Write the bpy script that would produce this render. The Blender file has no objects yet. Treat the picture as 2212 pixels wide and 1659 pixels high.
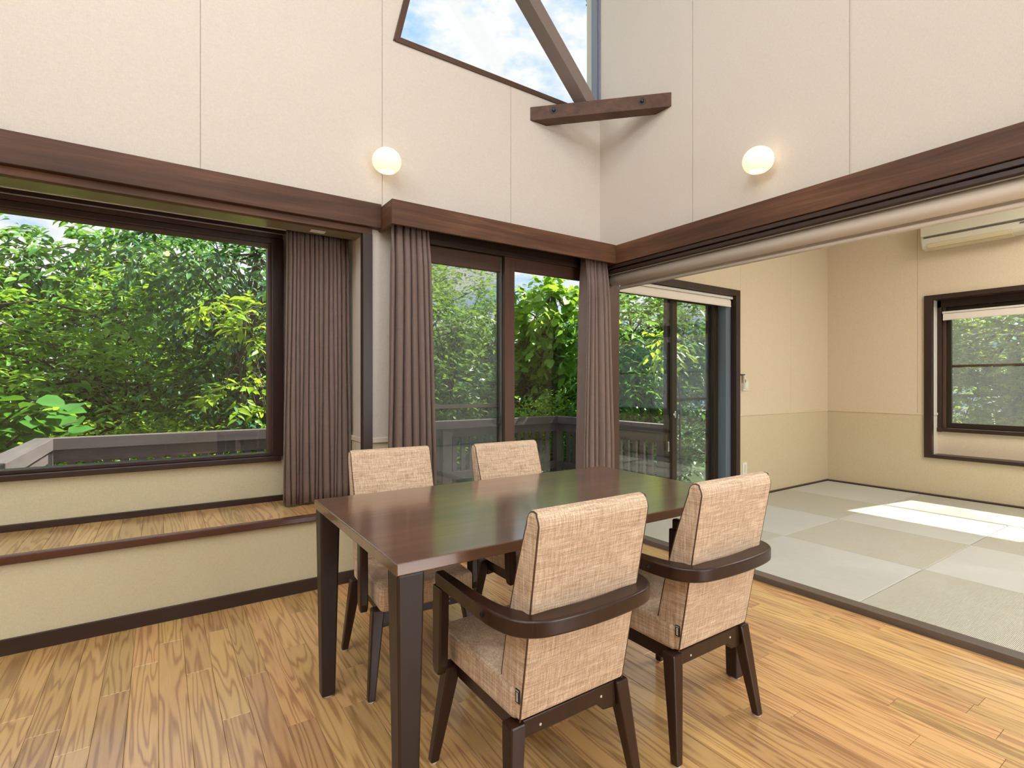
import bpy, bmesh, math, random
import numpy as np
from mathutils import Vector, Matrix

sc = bpy.context.scene
COL = sc.collection
random.seed(7)
rng = np.random.default_rng(11)

# ------------------------------------------------------------------ camera
W_IMG, F_PX = 2212.0, 1125.3
YAW = math.radians(34.069)
cam_data = bpy.data.cameras.new('camera')
cam_data.sensor_fit = 'HORIZONTAL'
cam_data.sensor_width = 36.0
cam_data.lens = 36.0 * F_PX / W_IMG
cam_data.clip_start = 0.05
cam_data.clip_end = 300
cam = bpy.data.objects.new('camera', cam_data)
cam.location = (0, 0, 1.15)
cam.rotation_euler = (math.radians(90), 0, -YAW)
COL.objects.link(cam)
sc.camera = cam

# ------------------------------------------------------------------ view / light
sc.view_settings.view_transform = 'Standard'
sc.view_settings.look = 'None'
sc.view_settings.exposure = 0.0
sc.view_settings.gamma = 1.0
sc.view_settings.use_curve_mapping = False
sc.cycles.use_denoising = True
sc.cycles.max_bounces = 6
sc.cycles.diffuse_bounces = 4
sc.cycles.glossy_bounces = 3
sc.cycles.transmission_bounces = 6
sc.cycles.transparent_max_bounces = 16
sc.cycles.sample_clamp_indirect = 6.0
sc.cycles.use_adaptive_sampling = True
sc.cycles.adaptive_threshold = 0.08
sc.cycles.adaptive_min_samples = 12

SKY_STRENGTH = 1.1
world = bpy.data.worlds.new('sky')
sc.world = world
world.use_nodes = True
wn = world.node_tree
for n in list(wn.nodes):
    wn.nodes.remove(n)
w_out = wn.nodes.new('ShaderNodeOutputWorld')
w_bg = wn.nodes.new('ShaderNodeBackground')
w_tc = wn.nodes.new('ShaderNodeTexCoord')
w_map = wn.nodes.new('ShaderNodeMapping')
w_map.inputs['Scale'].default_value = (1.0, 1.0, 2.2)
w_map.inputs['Location'].default_value = (0.35, 0.1, 0.2)
w_noise = wn.nodes.new('ShaderNodeTexNoise')
w_noise.inputs['Scale'].default_value = 4.2
w_noise.inputs['Detail'].default_value = 9
w_noise.inputs['Roughness'].default_value = 0.6
w_ramp = wn.nodes.new('ShaderNodeValToRGB')
w_ramp.color_ramp.elements[0].position = 0.38
w_ramp.color_ramp.elements[0].color = (0.25, 0.60, 1.0, 1)
w_ramp.color_ramp.elements[1].position = 0.53
w_ramp.color_ramp.elements[1].color = (1.0, 1.0, 1.0, 1)
wn.links.new(w_tc.outputs['Generated'], w_map.inputs['Vector'])
wn.links.new(w_map.outputs['Vector'], w_noise.inputs['Vector'])
wn.links.new(w_noise.outputs['Fac'], w_ramp.inputs['Fac'])
wn.links.new(w_ramp.outputs['Color'], w_bg.inputs['Color'])
w_bg.inputs['Strength'].default_value = SKY_STRENGTH
wn.links.new(w_bg.outputs['Background'], w_out.inputs['Surface'])

def light(name, kind, loc, target=None, energy=10, color=(1, 1, 1), size=None, size_y=None, direction=None):
    d = bpy.data.lights.new(name, kind)
    d.energy = energy
    d.color = color
    if kind == 'AREA':
        d.shape = 'RECTANGLE'
        d.size = size
        d.size_y = size_y or size
    o = bpy.data.objects.new(name, d)
    o.location = loc
    if target is not None:
        direction = Vector(target) - Vector(loc)
    if direction is not None:
        o.rotation_euler = Vector(direction).to_track_quat('-Z', 'Y').to_euler()
    COL.objects.link(o)
    return o

sun = light('sun', 'SUN', (12, -2, 14), direction=(-1.0, 0.17, -1.12), energy=19.0, color=(1.0, 0.95, 0.86))
sun.data.angle = math.radians(0.7)
# added fill lights; the windows, skylight and lamp are not seen
light('rear_high_fill', 'AREA', (0.0, -3.05, 4.35), direction=(0.25, 1.0, -0.28), energy=48, color=(0.96, 0.98, 1.0), size=4.4, size_y=1.1)  # added fill, set high since the shading points to windows behind
light('rear_low_fill', 'AREA', (2.2, -3.0, 1.25), direction=(-0.12, 1.0, 0.02), energy=74, color=(0.97, 0.98, 1.0), size=1.1, size_y=2.1)  # added fill to brighten the floor and chair backs
light('left_high_fill', 'AREA', (-2.3, 0.3, 4.2), direction=(1.0, 0.1, -0.25), energy=60, color=(0.95, 0.98, 1.0), size=3.0, size_y=1.0)  # added fill to brighten the right wall
light('overhead_fill', 'AREA', (0.0, 0.1, 5.15), direction=(0.15, 0.05, -1.0), energy=92, color=(0.96, 0.98, 1.0), size=3.2, size_y=2.4)  # added overhead fill; the ceiling has no skylight
light('tatami_room_fill', 'AREA', (4.7, 0.0, 2.99), direction=(0, 0.0, -1.0), energy=95, color=(1.0, 0.96, 0.90), size=1.8, size_y=1.8)  # added fill for the tatami room, no fixture built

# ------------------------------------------------------------------ helpers
PLOC = {}

def geo_obj(name, verts, faces, mat, parent=None, smooth=False, bevel=0.0, seg=2):
    me = bpy.data.meshes.new(name)
    me.from_pydata([tuple(v) for v in verts], [], [tuple(f) for f in faces])
    me.update()
    if smooth:
        me.polygons.foreach_set('use_smooth', [True] * len(me.polygons))
    if mat is not None:
        me.materials.append(mat)
    return mesh_obj(name, me, parent, bevel, seg)

def mesh_obj(name, me, parent=None, bevel=0.0, seg=2):
    o = bpy.data.objects.new(name, me)
    COL.objects.link(o)
    w = Vector((0, 0, 0))
    if parent is not None:
        o.parent = parent
        if parent.name in PLOC:
            o.location = -PLOC[parent.name] if PLOC[parent.name].length > 0 else (0, 0, 0)
            w = Vector((0, 0, 0))
    PLOC[o.name] = w
    if bevel > 0:
        m = o.modifiers.new('bevel', 'BEVEL')
        m.width = bevel
        m.segments = seg
        m.limit_method = 'ANGLE'
        m.angle_limit = math.radians(35)
        m.harden_normals = False
    return o

def tag(o, label=None, cat=None, group=None, kind=None):
    if label: o['label'] = label
    if cat: o['category'] = cat
    if group: o['group'] = group
    if kind: o['kind'] = kind
    return o

def thing(name, label, cat, loc=(0, 0, 0), rz=0.0, group=None, kind=None, local=False):
    """an Empty at the thing's base; local=True: parts are written in the Empty's own frame"""
    o = bpy.data.objects.new(name, None)
    o.empty_display_size = 0.1
    o.location = loc
    o.rotation_euler = (0, 0, rz)
    COL.objects.link(o)
    PLOC[o.name] = Vector((0, 0, 0)) if local else Vector(loc)
    return tag(o, label, cat, group, kind)

BOXF = [(0, 3, 2, 1), (4, 5, 6, 7), (0, 1, 5, 4), (1, 2, 6, 5), (2, 3, 7, 6), (3, 0, 4, 7)]

def boxv(x0, x1, y0, y1, z0, z1):
    return [(x0, y0, z0), (x1, y0, z0), (x1, y1, z0), (x0, y1, z0), (x0, y0, z1), (x1, y0, z1), (x1, y1, z1), (x0, y1, z1)]

class MB:
    def __init__(self):
        self.v = []; self.f = []
    def add(self, v, f):
        n = len(self.v)
        self.v += list(v)
        self.f += [tuple(i + n for i in q) for q in f]
        return self
    def box(self, *b):
        return self.add(boxv(*b), BOXF)
    def prism(self, poly, axis, a, b):
        """poly: 2D points; axis: 'x' (poly in yz), 'y' (poly in xz), 'z' (poly in xy)"""
        def P(p, t):
            return {'x': (t, p[0], p[1]), 'y': (p[0], t, p[1]), 'z': (p[0], p[1], t)}[axis]
        n = len(poly)
        v = [P(p, a) for p in poly] + [P(p, b) for p in poly]
        f = [tuple(range(n)), tuple(range(2 * n - 1, n - 1, -1))]
        for i in range(n):
            j = (i + 1) % n
            f.append((i, i + n, j + n, j))
        return self.add(v, f)
    def tube(self, pts, r, n=8, cap=True):
        pts = [Vector(p) for p in pts]
        rs = r if isinstance(r, (list, tuple)) else [r] * len(pts)
        base = len(self.v)
        up = Vector((0, 0, 1))
        prev = None
        for i, p in enumerate(pts):
            t = (pts[min(i + 1, len(pts) - 1)] - pts[max(i - 1, 0)]).normalized()
            if prev is None:
                a = up if abs(t.dot(up)) < 0.9 else Vector((1, 0, 0))
                u = t.cross(a).normalized()
            else:
                u = (prev - t * prev.dot(t)).normalized()
            prev = u
            w = t.cross(u)
            for k in range(n):
                an = 2 * math.pi * k / n
                self.v.append(tuple(p + (u * math.cos(an) + w * math.sin(an)) * rs[i]))
        for i in range(len(pts) - 1):
            for k in range(n):
                a = base + i * n + k; b = base + i * n + (k + 1) % n
                self.f.append((a, b, b + n, a + n))
        if cap:
            self.f.append(tuple(base + k for k in range(n - 1, -1, -1)))
            e = base + (len(pts) - 1) * n
            self.f.append(tuple(e + k for k in range(n)))
        return self
    def lathe(self, prof, center, axis='z', n=24):
        """prof: (radius, height) pairs around an axis through center"""
        base = len(self.v)
        c = Vector(center)
        for r, h in prof:
            for k in range(n):
                a = 2 * math.pi * k / n
                ca, sa = r * math.cos(a), r * math.sin(a)
                d = {'z': (ca, sa, h), 'y': (ca, h, sa), 'x': (h, ca, sa)}[axis]
                self.v.append(tuple(c + Vector(d)))
        for i in range(len(prof) - 1):
            for k in range(n):
                a = base + i * n + k; b = base + i * n + (k + 1) % n
                self.f.append((a, b, b + n, a + n))
        return self
    def build(self, name, mat, parent=None, bevel=0.0, seg=2, smooth=False, recalc=True):
        o = geo_obj(name, self.v, self.f, mat, parent, smooth, bevel, seg)
        if recalc:
            bm = bmesh.new(); bm.from_mesh(o.data)
            bmesh.ops.recalc_face_normals(bm, faces=bm.faces)
            bm.to_mesh(o.data); bm.free()
        return o

def box_obj(name, b, mat, parent=None, bevel=0.0, seg=2):
    return geo_obj(name, boxv(*b), BOXF, mat, parent, False, bevel, seg)

def cells(a0, a1, b0, b1, holes):
    """cut rectangle a0..a1 x b0..b1 minus rectangular holes into rectangles"""
    As = sorted({a0, a1} | {min(max(h[0], a0), a1) for h in holes} | {min(max(h[1], a0), a1) for h in holes})
    out = []
    for i in range(len(As) - 1):
        p, q = As[i], As[i + 1]
        if q - p < 1e-6: continue
        m = (p + q) / 2
        spans = [(b0, b1)]
        for h in holes:
            if h[0] <= m <= h[1]:
                ns = []
                for s, e in spans:
                    if h[3] <= s or h[2] >= e: ns.append((s, e)); continue
                    if h[2] > s: ns.append((s, h[2]))
                    if h[3] < e: ns.append((h[3], e))
                spans = ns
        for s, e in spans:
            if e - s > 1e-6: out.append((p, q, s, e))
    return out

def slab(axis, d0, d1, rect, holes=()):
    m = MB()
    for p, q, s, e in cells(*rect, holes):
        if axis == 'y': m.box(p, q, d0, d1, s, e)
        elif axis == 'x': m.box(d0, d1, p, q, s, e)
        else: m.box(p, q, s, e, d0, d1)
    return m

def dup(root, loc, rz, label=None, group=None):
    r = root.copy(); COL.objects.link(r)
    r.location = loc; r.rotation_euler = (0, 0, rz)
    if label: r['label'] = label
    if group: r['group'] = group
    for ch in list(root.children):
        c = ch.copy(); COL.objects.link(c); c.parent = r
        for g in list(ch.children):
            d = g.copy(); COL.objects.link(d); d.parent = c
    return r

# ------------------------------------------------------------------ materials
def new_mat(name):
    m = bpy.data.materials.new(name)
    m.use_nodes = True
    nt = m.node_tree
    for n in list(nt.nodes): nt.nodes.remove(n)
    out = nt.nodes.new('ShaderNodeOutputMaterial')
    return m, nt, out

def N(nt, typ, **kw):
    n = nt.nodes.new(typ)
    for k, v in kw.items():
        if k in n.inputs: n.inputs[k].default_value = v
        else: setattr(n, k, v)
    return n

def L(nt, a, b): nt.links.new(a, b)

def ramp(nt, fac, stops):
    r = nt.nodes.new('ShaderNodeValToRGB')
    el = r.color_ramp.elements
    while len(el) < len(stops): el.new(0.5)
    for e, (p, c) in zip(el, stops):
        e.position = p; e.color = (*c, 1)
    L(nt, fac, r.inputs['Fac'])
    return r.outputs['Color']

def principled(nt, out, **kw):
    b = nt.nodes.new('ShaderNodeBsdfPrincipled')
    for k, v in kw.items(): b.inputs[k].default_value = v
    L(nt, b.outputs['BSDF'], out.inputs['Surface'])
    return b

def coords(nt, scale=(1, 1, 1), loc=(0, 0, 0), kind='Object', rand=False):
    tc = nt.nodes.new('ShaderNodeTexCoord')
    mp = nt.nodes.new('ShaderNodeMapping')
    mp.inputs['Scale'].default_value = scale
    mp.inputs['Location'].default_value = loc
    src = tc.outputs[kind]
    if rand:
        oi = nt.nodes.new('ShaderNodeObjectInfo')
        ad = N(nt, 'ShaderNodeVectorMath', operation='MULTIPLY_ADD')
        ad.inputs[0].default_value = (37.0, 53.0, 71.0)
        L(nt, oi.outputs['Random'], ad.inputs[1])
        L(nt, src, ad.inputs[2])
        src = ad.outputs[0]
    L(nt, src, mp.inputs['Vector'])
    return mp.outputs['Vector']

def bump(nt, height, bsdf, strength=0.2, dist=0.002):
    b = N(nt, 'ShaderNodeBump', Strength=strength, Distance=dist)
    L(nt, height, b.inputs['Height'])
    L(nt, b.outputs['Normal'], bsdf.inputs['Normal'])

def plain(name, col, rough=0.5, metal=0.0, spec=0.5, emis=None, estr=0.0):
    m, nt, out = new_mat(name)
    b = principled(nt, out, **{'Base Color': (*col, 1), 'Roughness': rough, 'Metallic': metal, 'Specular IOR Level': spec})
    if emis:
        b.inputs['Emission Color'].default_value = (*emis, 1)
        b.inputs['Emission Strength'].default_value = estr
    return m

def wallpaper(name, c0, c1, s=1.0):
    m, nt, out = new_mat(name)
    b = principled(nt, out, Roughness=0.85)
    b.inputs['Specular IOR Level'].default_value = 0.2
    v = coords(nt)
    n1 = N(nt, 'ShaderNodeTexNoise', Scale=1.0, Detail=1.0); L(nt, coords(nt, (420, 420, 60)), n1.inputs['Vector'])
    n2 = N(nt, 'ShaderNodeTexNoise', Scale=1.0, Detail=1.0); L(nt, coords(nt, (60, 60, 420)), n2.inputs['Vector'])
    ad = N(nt, 'ShaderNodeMath', operation='ADD'); L(nt, n1.outputs['Fac'], ad.inputs[0]); L(nt, n2.outputs['Fac'], ad.inputs[1])
    ml = N(nt, 'ShaderNodeMath', operation='MULTIPLY'); L(nt, ad.outputs[0], ml.inputs[0]); ml.inputs[1].default_value = 0.5
    L(nt, ramp(nt, ml.outputs[0], [(0.3, c0), (0.7, c1)]), b.inputs['Base Color'])
    bump(nt, n1.outputs['Fac'], b, 0.2 * s, 0.0015)
    return m

def wood(name, stops, axis='x', rough=0.35, freq=22.0, along=1.3, coat=0.0, spec=0.5, rand=True, lines=0.0):
    """streaky grain running along axis"""
    m, nt, out = new_mat(name)
    b = principled(nt, out, Roughness=rough)
    b.inputs['Specular IOR Level'].default_value = spec
    b.inputs['Coat Weight'].default_value = coat
    b.inputs['Coat Roughness'].default_value = 0.14
    b.inputs['Coat IOR'].default_value = 1.8 if coat >= 1 else 1.5
    sc_ = {'x': (along, freq, freq), 'y': (freq, along, freq), 'z': (freq, freq, along)}[axis]
    v = coords(nt, sc_, rand=rand)
    n = N(nt, 'ShaderNodeTexNoise', Scale=1.0, Detail=4.0, Roughness=0.62, Distortion=0.6); L(nt, v, n.inputs['Vector'])
    sc2 = tuple(q * 9 if q != along else q * 5 for q in sc_)
    f = N(nt, 'ShaderNodeTexNoise', Scale=1.0, Detail=3.0); L(nt, coords(nt, sc2, rand=rand), f.inputs['Vector'])
    lo = N(nt, 'ShaderNodeTexNoise', Scale=1.6, Detail=2.0); L(nt, coords(nt, rand=rand), lo.inputs['Vector'])
    a = N(nt, 'ShaderNodeMath', operation='MULTIPLY_ADD'); L(nt, f.outputs['Fac'], a.inputs[0]); a.inputs[1].default_value = 0.28; L(nt, n.outputs['Fac'], a.inputs[2])
    c = N(nt, 'ShaderNodeMath', operation='MULTIPLY_ADD'); L(nt, lo.outputs['Fac'], c.inputs[0]); c.inputs[1].default_value = 0.5; L(nt, a.outputs[0], c.inputs[2])
    d = N(nt, 'ShaderNodeMath', operation='MULTIPLY'); L(nt, c.outputs[0], d.inputs[0]); d.inputs[1].default_value = 0.56
    L(nt, ramp(nt, d.outputs[0], stops), b.inputs['Base Color'])
    return m

def oak(name):
    """floor boards: cathedral grain along y, each board its own piece of timber"""
    m, nt, out = new_mat(name)
    b = principled(nt, out, Roughness=0.33)
    b.inputs['Coat Weight'].default_value = 0.7
    b.inputs['Coat Roughness'].default_value = 0.17
    v = coords(nt, (14.0, 0.8, 14.0), rand=True)
    n = N(nt, 'ShaderNodeTexNoise', Scale=1.0, Detail=2.2, Roughness=0.5, Distortion=0.25); L(nt, v, n.inputs['Vector'])
    mu = N(nt, 'ShaderNodeMath', operation='MULTIPLY'); L(nt, n.outputs['Fac'], mu.inputs[0]); mu.inputs[1].default_value = 64.0
    sn = N(nt, 'ShaderNodeMath', operation='SINE'); L(nt, mu.outputs[0], sn.inputs[0])
    s01 = N(nt, 'ShaderNodeMapRange'); L(nt, sn.outputs[0], s01.inputs['Value']); s01.inputs['From Min'].default_value = -1.0
    pw = N(nt, 'ShaderNodeMath', operation='POWER'); L(nt, s01.outputs['Result'], pw.inputs[0]); pw.inputs[1].default_value = 2.2
    pores = N(nt, 'ShaderNodeTexNoise', Scale=1.0, Detail=3.0); L(nt, coords(nt, (420, 9, 420), rand=True), pores.inputs['Vector'])
    mx = N(nt, 'ShaderNodeMath', operation='MULTIPLY'); L(nt, pw.outputs[0], mx.inputs[0]); mx.inputs[1].default_value = 0.56
    ad = N(nt, 'ShaderNodeMath', operation='MULTIPLY_ADD'); L(nt, pores.outputs['Fac'], ad.inputs[0]); ad.inputs[1].default_value = 0.55; L(nt, mx.outputs[0], ad.inputs[2])
    col = ramp(nt, ad.outputs[0], [(0.15, (0.72, 0.455, 0.185)), (0.5, (0.61, 0.365, 0.140)), (1.0, (0.34, 0.175, 0.062))])
    oi = nt.nodes.new('ShaderNodeObjectInfo')
    hs = N(nt, 'ShaderNodeHueSaturation')
    L(nt, col, hs.inputs['Color'])
    mr = N(nt, 'ShaderNodeMapRange'); L(nt, oi.outputs['Random'], mr.inputs['Value']); mr.inputs['To Min'].default_value = 0.80; mr.inputs['To Max'].default_value = 1.14
    L(nt, mr.outputs['Result'], hs.inputs['Value'])
    hr = N(nt, 'ShaderNodeMath', operation='MULTIPLY'); L(nt, oi.outputs['Random'], hr.inputs[0]); hr.inputs[1].default_value = 7.31
    fr = N(nt, 'ShaderNodeMath', operation='FRACT'); L(nt, hr.outputs[0], fr.inputs[0])
    mh = N(nt, 'ShaderNodeMapRange'); L(nt, fr.outputs[0], mh.inputs['Value']); mh.inputs['To Min'].default_value = 0.488; mh.inputs['To Max'].default_value = 0.506
    L(nt, mh.outputs['Result'], hs.inputs['Hue'])
    L(nt, hs.outputs['Color'], b.inputs['Base Color'])
    return m

def fabric(name, stops, bscale=1.0):
    """slub weave: threads of uneven colour in two directions"""
    m, nt, out = new_mat(name)
    b = principled(nt, out, Roughness=0.7)
    b.inputs['Specular IOR Level'].default_value = 0.35
    b.inputs['Sheen Weight'].default_value = 0.15
    n1 = N(nt, 'ShaderNodeTexNoise', Scale=1.0, Detail=3.0, Roughness=0.65); L(nt, coords(nt, (300, 110, 13)), n1.inputs['Vector'])
    n2 = N(nt, 'ShaderNodeTexNoise', Scale=1.0, Detail=3.0, Roughness=0.65); L(nt, coords(nt, (13, 13, 300), (3, 1, 7)), n2.inputs['Vector'])
    n3 = N(nt, 'ShaderNodeTexNoise', Scale=420.0, Detail=1.0); L(nt, coords(nt), n3.inputs['Vector'])
    a = N(nt, 'ShaderNodeMath', operation='ADD'); L(nt, n1.outputs['Fac'], a.inputs[0]); L(nt, n2.outputs['Fac'], a.inputs[1])
    c = N(nt, 'ShaderNodeMath', operation='MULTIPLY_ADD'); L(nt, n3.outputs['Fac'], c.inputs[0]); c.inputs[1].default_value = 0.5; L(nt, a.outputs[0], c.inputs[2])
    d = N(nt, 'ShaderNodeMath', operation='MULTIPLY'); L(nt, c.outputs[0], d.inputs[0]); d.inputs[1].default_value = 0.4
    L(nt, ramp(nt, d.outputs[0], stops), b.inputs['Base Color'])
    bump(nt, n3.outputs['Fac'], b, 0.2 * bscale, 0.0012)
    return m

def glass_mat(name, refl=0.045, tint=(0.97, 0.985, 0.98)):
    m, nt, out = new_mat(name)
    tr = N(nt, 'ShaderNodeBsdfTransparent'); tr.inputs['Color'].default_value = (*tint, 1)
    gl = N(nt, 'ShaderNodeBsdfGlossy', Roughness=0.0)
    lw = N(nt, 'ShaderNodeLayerWeight', Blend=0.5)
    pw = N(nt, 'ShaderNodeMath', operation='POWER'); L(nt, lw.outputs['Facing'], pw.inputs[0]); pw.inputs[1].default_value = 5.0
    ma = N(nt, 'ShaderNodeMath', operation='MULTIPLY_ADD'); L(nt, pw.outputs[0], ma.inputs[0]); ma.inputs[1].default_value = 0.9; ma.inputs[2].default_value = refl
    mx = N(nt, 'ShaderNodeMixShader')
    L(nt, ma.outputs[0], mx.inputs['Fac']); L(nt, tr.outputs[0], mx.inputs[1]); L(nt, gl.outputs[0], mx.inputs[2])
    L(nt, mx.outputs[0], out.inputs['Surface'])
    return m

def screen_mat(name, opacity, col):
    """fine insect mesh, finer than a pixel: part of the light passes, part is scattered by the threads"""
    m, nt, out = new_mat(name)
    tr = N(nt, 'ShaderNodeBsdfTransparent')
    df = N(nt, 'ShaderNodeBsdfDiffuse'); df.inputs['Color'].default_value = (*col, 1)
    tl = N(nt, 'ShaderNodeBsdfTranslucent'); tl.inputs['Color'].default_value = (*col, 1)
    dt = N(nt, 'ShaderNodeMixShader'); dt.inputs['Fac'].default_value = 0.5
    L(nt, df.outputs[0], dt.inputs[1]); L(nt, tl.outputs[0], dt.inputs[2])
    n = N(nt, 'ShaderNodeTexNoise', Scale=1.3, Detail=2.0); L(nt, coords(nt), n.inputs['Vector'])
    mr = N(nt, 'ShaderNodeMapRange'); L(nt, n.outputs['Fac'], mr.inputs['Value']); mr.inputs['To Min'].default_value = opacity - 0.05; mr.inputs['To Max'].default_value = opacity + 0.05
    mx = N(nt, 'ShaderNodeMixShader')
    L(nt, mr.outputs['Result'], mx.inputs['Fac']); L(nt, tr.outputs[0], mx.inputs[1]); L(nt, dt.outputs[0], mx.inputs[2])
    L(nt, mx.outputs[0], out.inputs['Surface'])
    return m

def leaf_mat(name, stops, trans=0.35, tcol=(0.45, 0.62, 0.05), rough=0.42):
    m, nt, out = new_mat(name)
    geo = nt.nodes.new('ShaderNodeNewGeometry')
    big = N(nt, 'ShaderNodeTexNoise', Scale=1.1, Detail=2.0); L(nt, coords(nt), big.inputs['Vector'])
    a = N(nt, 'ShaderNodeMath', operation='MULTIPLY_ADD'); L(nt, geo.outputs['Random Per Island'], a.inputs[0]); a.inputs[1].default_value = 0.55
    mr = N(nt, 'ShaderNodeMapRange'); L(nt, big.outputs['Fac'], mr.inputs['Value']); mr.inputs['From Min'].default_value = 0.3; mr.inputs['From Max'].default_value = 0.7; mr.inputs['To Max'].default_value = 0.45
    L(nt, mr.outputs['Result'], a.inputs[2])
    col = ramp(nt, a.outputs[0], stops)
    b = nt.nodes.new('ShaderNodeBsdfPrincipled')
    b.inputs['Roughness'].default_value = rough
    L(nt, col, b.inputs['Base Color'])
    t = N(nt, 'ShaderNodeBsdfTranslucent')
    mxc = N(nt, 'ShaderNodeMix', data_type='RGBA'); mxc.inputs[0].default_value = 0.5
    L(nt, col, mxc.inputs[6]); mxc.inputs[7].default_value = (*tcol, 1)
    L(nt, mxc.outputs[2], t.inputs['Color'])
    mx = N(nt, 'ShaderNodeMixShader'); mx.inputs['Fac'].default_value = trans
    L(nt, b.outputs[0], mx.inputs[1]); L(nt, t.outputs[0], mx.inputs[2])
    L(nt, mx.outputs[0], out.inputs['Surface'])
    return m

CREAM = wallpaper('cream_wallpaper', (0.615, 0.555, 0.485), (0.70, 0.64, 0.57))
CREAM2 = wallpaper('tatami_room_wallpaper', (0.62, 0.505, 0.355), (0.73, 0.62, 0.455))
KHAKI = wallpaper('khaki_wallpaper', (0.58, 0.525, 0.345), (0.68, 0.625, 0.435))
KHAKI2 = wallpaper('tatami_room_dado_paper', (0.55, 0.455, 0.29), (0.66, 0.565, 0.385))
CAPM = plain('cream_dado_cap', (0.70, 0.62, 0.50), 0.6)
CEIL = plain('ceiling_white', (0.86, 0.83, 0.78), 0.9)
DW = [(0.30, (0.040, 0.018, 0.010)), (0.5, (0.098, 0.043, 0.022)), (0.68, (0.215, 0.098, 0.046))]
BEAM_X = wood('stained_beam_x', DW, 'x', 0.5, 14, 0.9, spec=0.35)
BEAM_Y = wood('stained_beam_y', DW, 'y', 0.5, 14, 0.9, spec=0.35)
DK = [(0.25, (0.016, 0.008, 0.006)), (0.5, (0.036, 0.017, 0.011)), (0.8, (0.060, 0.028, 0.017))]
DARK_X = wood('dark_frame_x', DK, 'x', 0.38, 24, 1.2)
DARK_Y = wood('dark_frame_y', DK, 'y', 0.38, 24, 1.2)
DARK_Z = wood('dark_frame_z', DK, 'z', 0.38, 24, 1.2)
SS = [(0.25, (0.050, 0.024, 0.015)), (0.5, (0.085, 0.042, 0.026)), (0.8, (0.125, 0.062, 0.038))]
SASH_X = wood('brown_sash_x', SS, 'x', 0.4, 26, 1.2)
SASH_Z = wood('brown_sash_z', SS, 'z', 0.4, 26, 1.2)
CH = [(0.25, (0.014, 0.005, 0.003)), (0.5, (0.030, 0.011, 0.006)), (0.8, (0.062, 0.023, 0.012))]
CHAIRWOOD = wood('chair_wood', CH, 'z', 0.33, 30, 2.0, coat=0.0, rand=False)
TABLEWOOD = wood('walnut_tabletop', [(0.28, (0.060, 0.024, 0.013)), (0.5, (0.130, 0.055, 0.027)), (0.76, (0.25, 0.118, 0.055))], 'x', 0.30, 16, 0.9, coat=1.0, rand=False)
TABLELEG = wood('black_brown_leg', [(0.25, (0.014, 0.008, 0.007)), (0.6, (0.028, 0.015, 0.012)), (0.85, (0.040, 0.020, 0.016))], 'z', 0.42, 30, 2.0, rand=False)
OAK = oak('oak_floorboards')
FABRIC = fabric('beige_slub_fabric', [(0.36, (0.36, 0.225, 0.135)), (0.49, (0.60, 0.43, 0.29)), (0.62, (0.84, 0.69, 0.52))])
PIPING = plain('brown_piping', (0.09, 0.045, 0.025), 0.6)
CURTAIN = fabric('brown_curtain_cloth', [(0.3, (0.165, 0.112, 0.092)), (0.5, (0.192, 0.133, 0.110)), (0.7, (0.22, 0.155, 0.130))], 0.5)
GLASS = glass_mat('window_glass')
SCREEN = screen_mat('insect_screen', 0.30, (0.22, 0.23, 0.23))
SCREEN2 = screen_mat('insect_screen_boxed', 0.28, (0.20, 0.20, 0.19))  # slightly darker and more open than the other mesh
ALU = plain('bronze_aluminium', (0.060, 0.046, 0.030), 0.35, 0.6)
ALU_GREY = plain('grey_aluminium', (0.16, 0.15, 0.13), 0.4, 0.6)
ALU_BLUE = plain('steel_blue_jamb', (0.16, 0.20, 0.23), 0.4, 0.2)
WHITE_METAL = plain('off_white_metal', (0.72, 0.68, 0.60), 0.4)
CHROME = plain('chrome', (0.75, 0.75, 0.76), 0.2, 1.0)
BLACK = plain('black_plastic', (0.012, 0.010, 0.010), 0.5)
WHITE = plain('white_plastic', (0.78, 0.75, 0.68), 0.45)
IVORY = plain('ivory_plastic', (0.66, 0.60, 0.46), 0.5)
PADM = plain('felt_pad', (0.75, 0.73, 0.70), 0.9)
BLINDM = plain('cream_blind_cloth', (0.80, 0.715, 0.615), 0.42)
SILLM = wood('worn_threshold', [(0.25, (0.075, 0.054, 0.041)), (0.5, (0.120, 0.090, 0.070)), (0.8, (0.17, 0.13, 0.103))], 'y', 0.35, 26, 1.0)
STEEL_MULL = plain('painted_steel', (0.20, 0.155, 0.135), 0.3)
JAMB_BLUE = plain('blue_grey_jamb', (0.20, 0.22, 0.27), 0.4)  # one even blue-grey base colour
NOSING = wood('bench_nosing', [(0.25, (0.040, 0.013, 0.008)), (0.5, (0.085, 0.027, 0.015)), (0.8, (0.14, 0.046, 0.026))], 'x', 0.25, 26, 1.2, coat=0.4)

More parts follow.
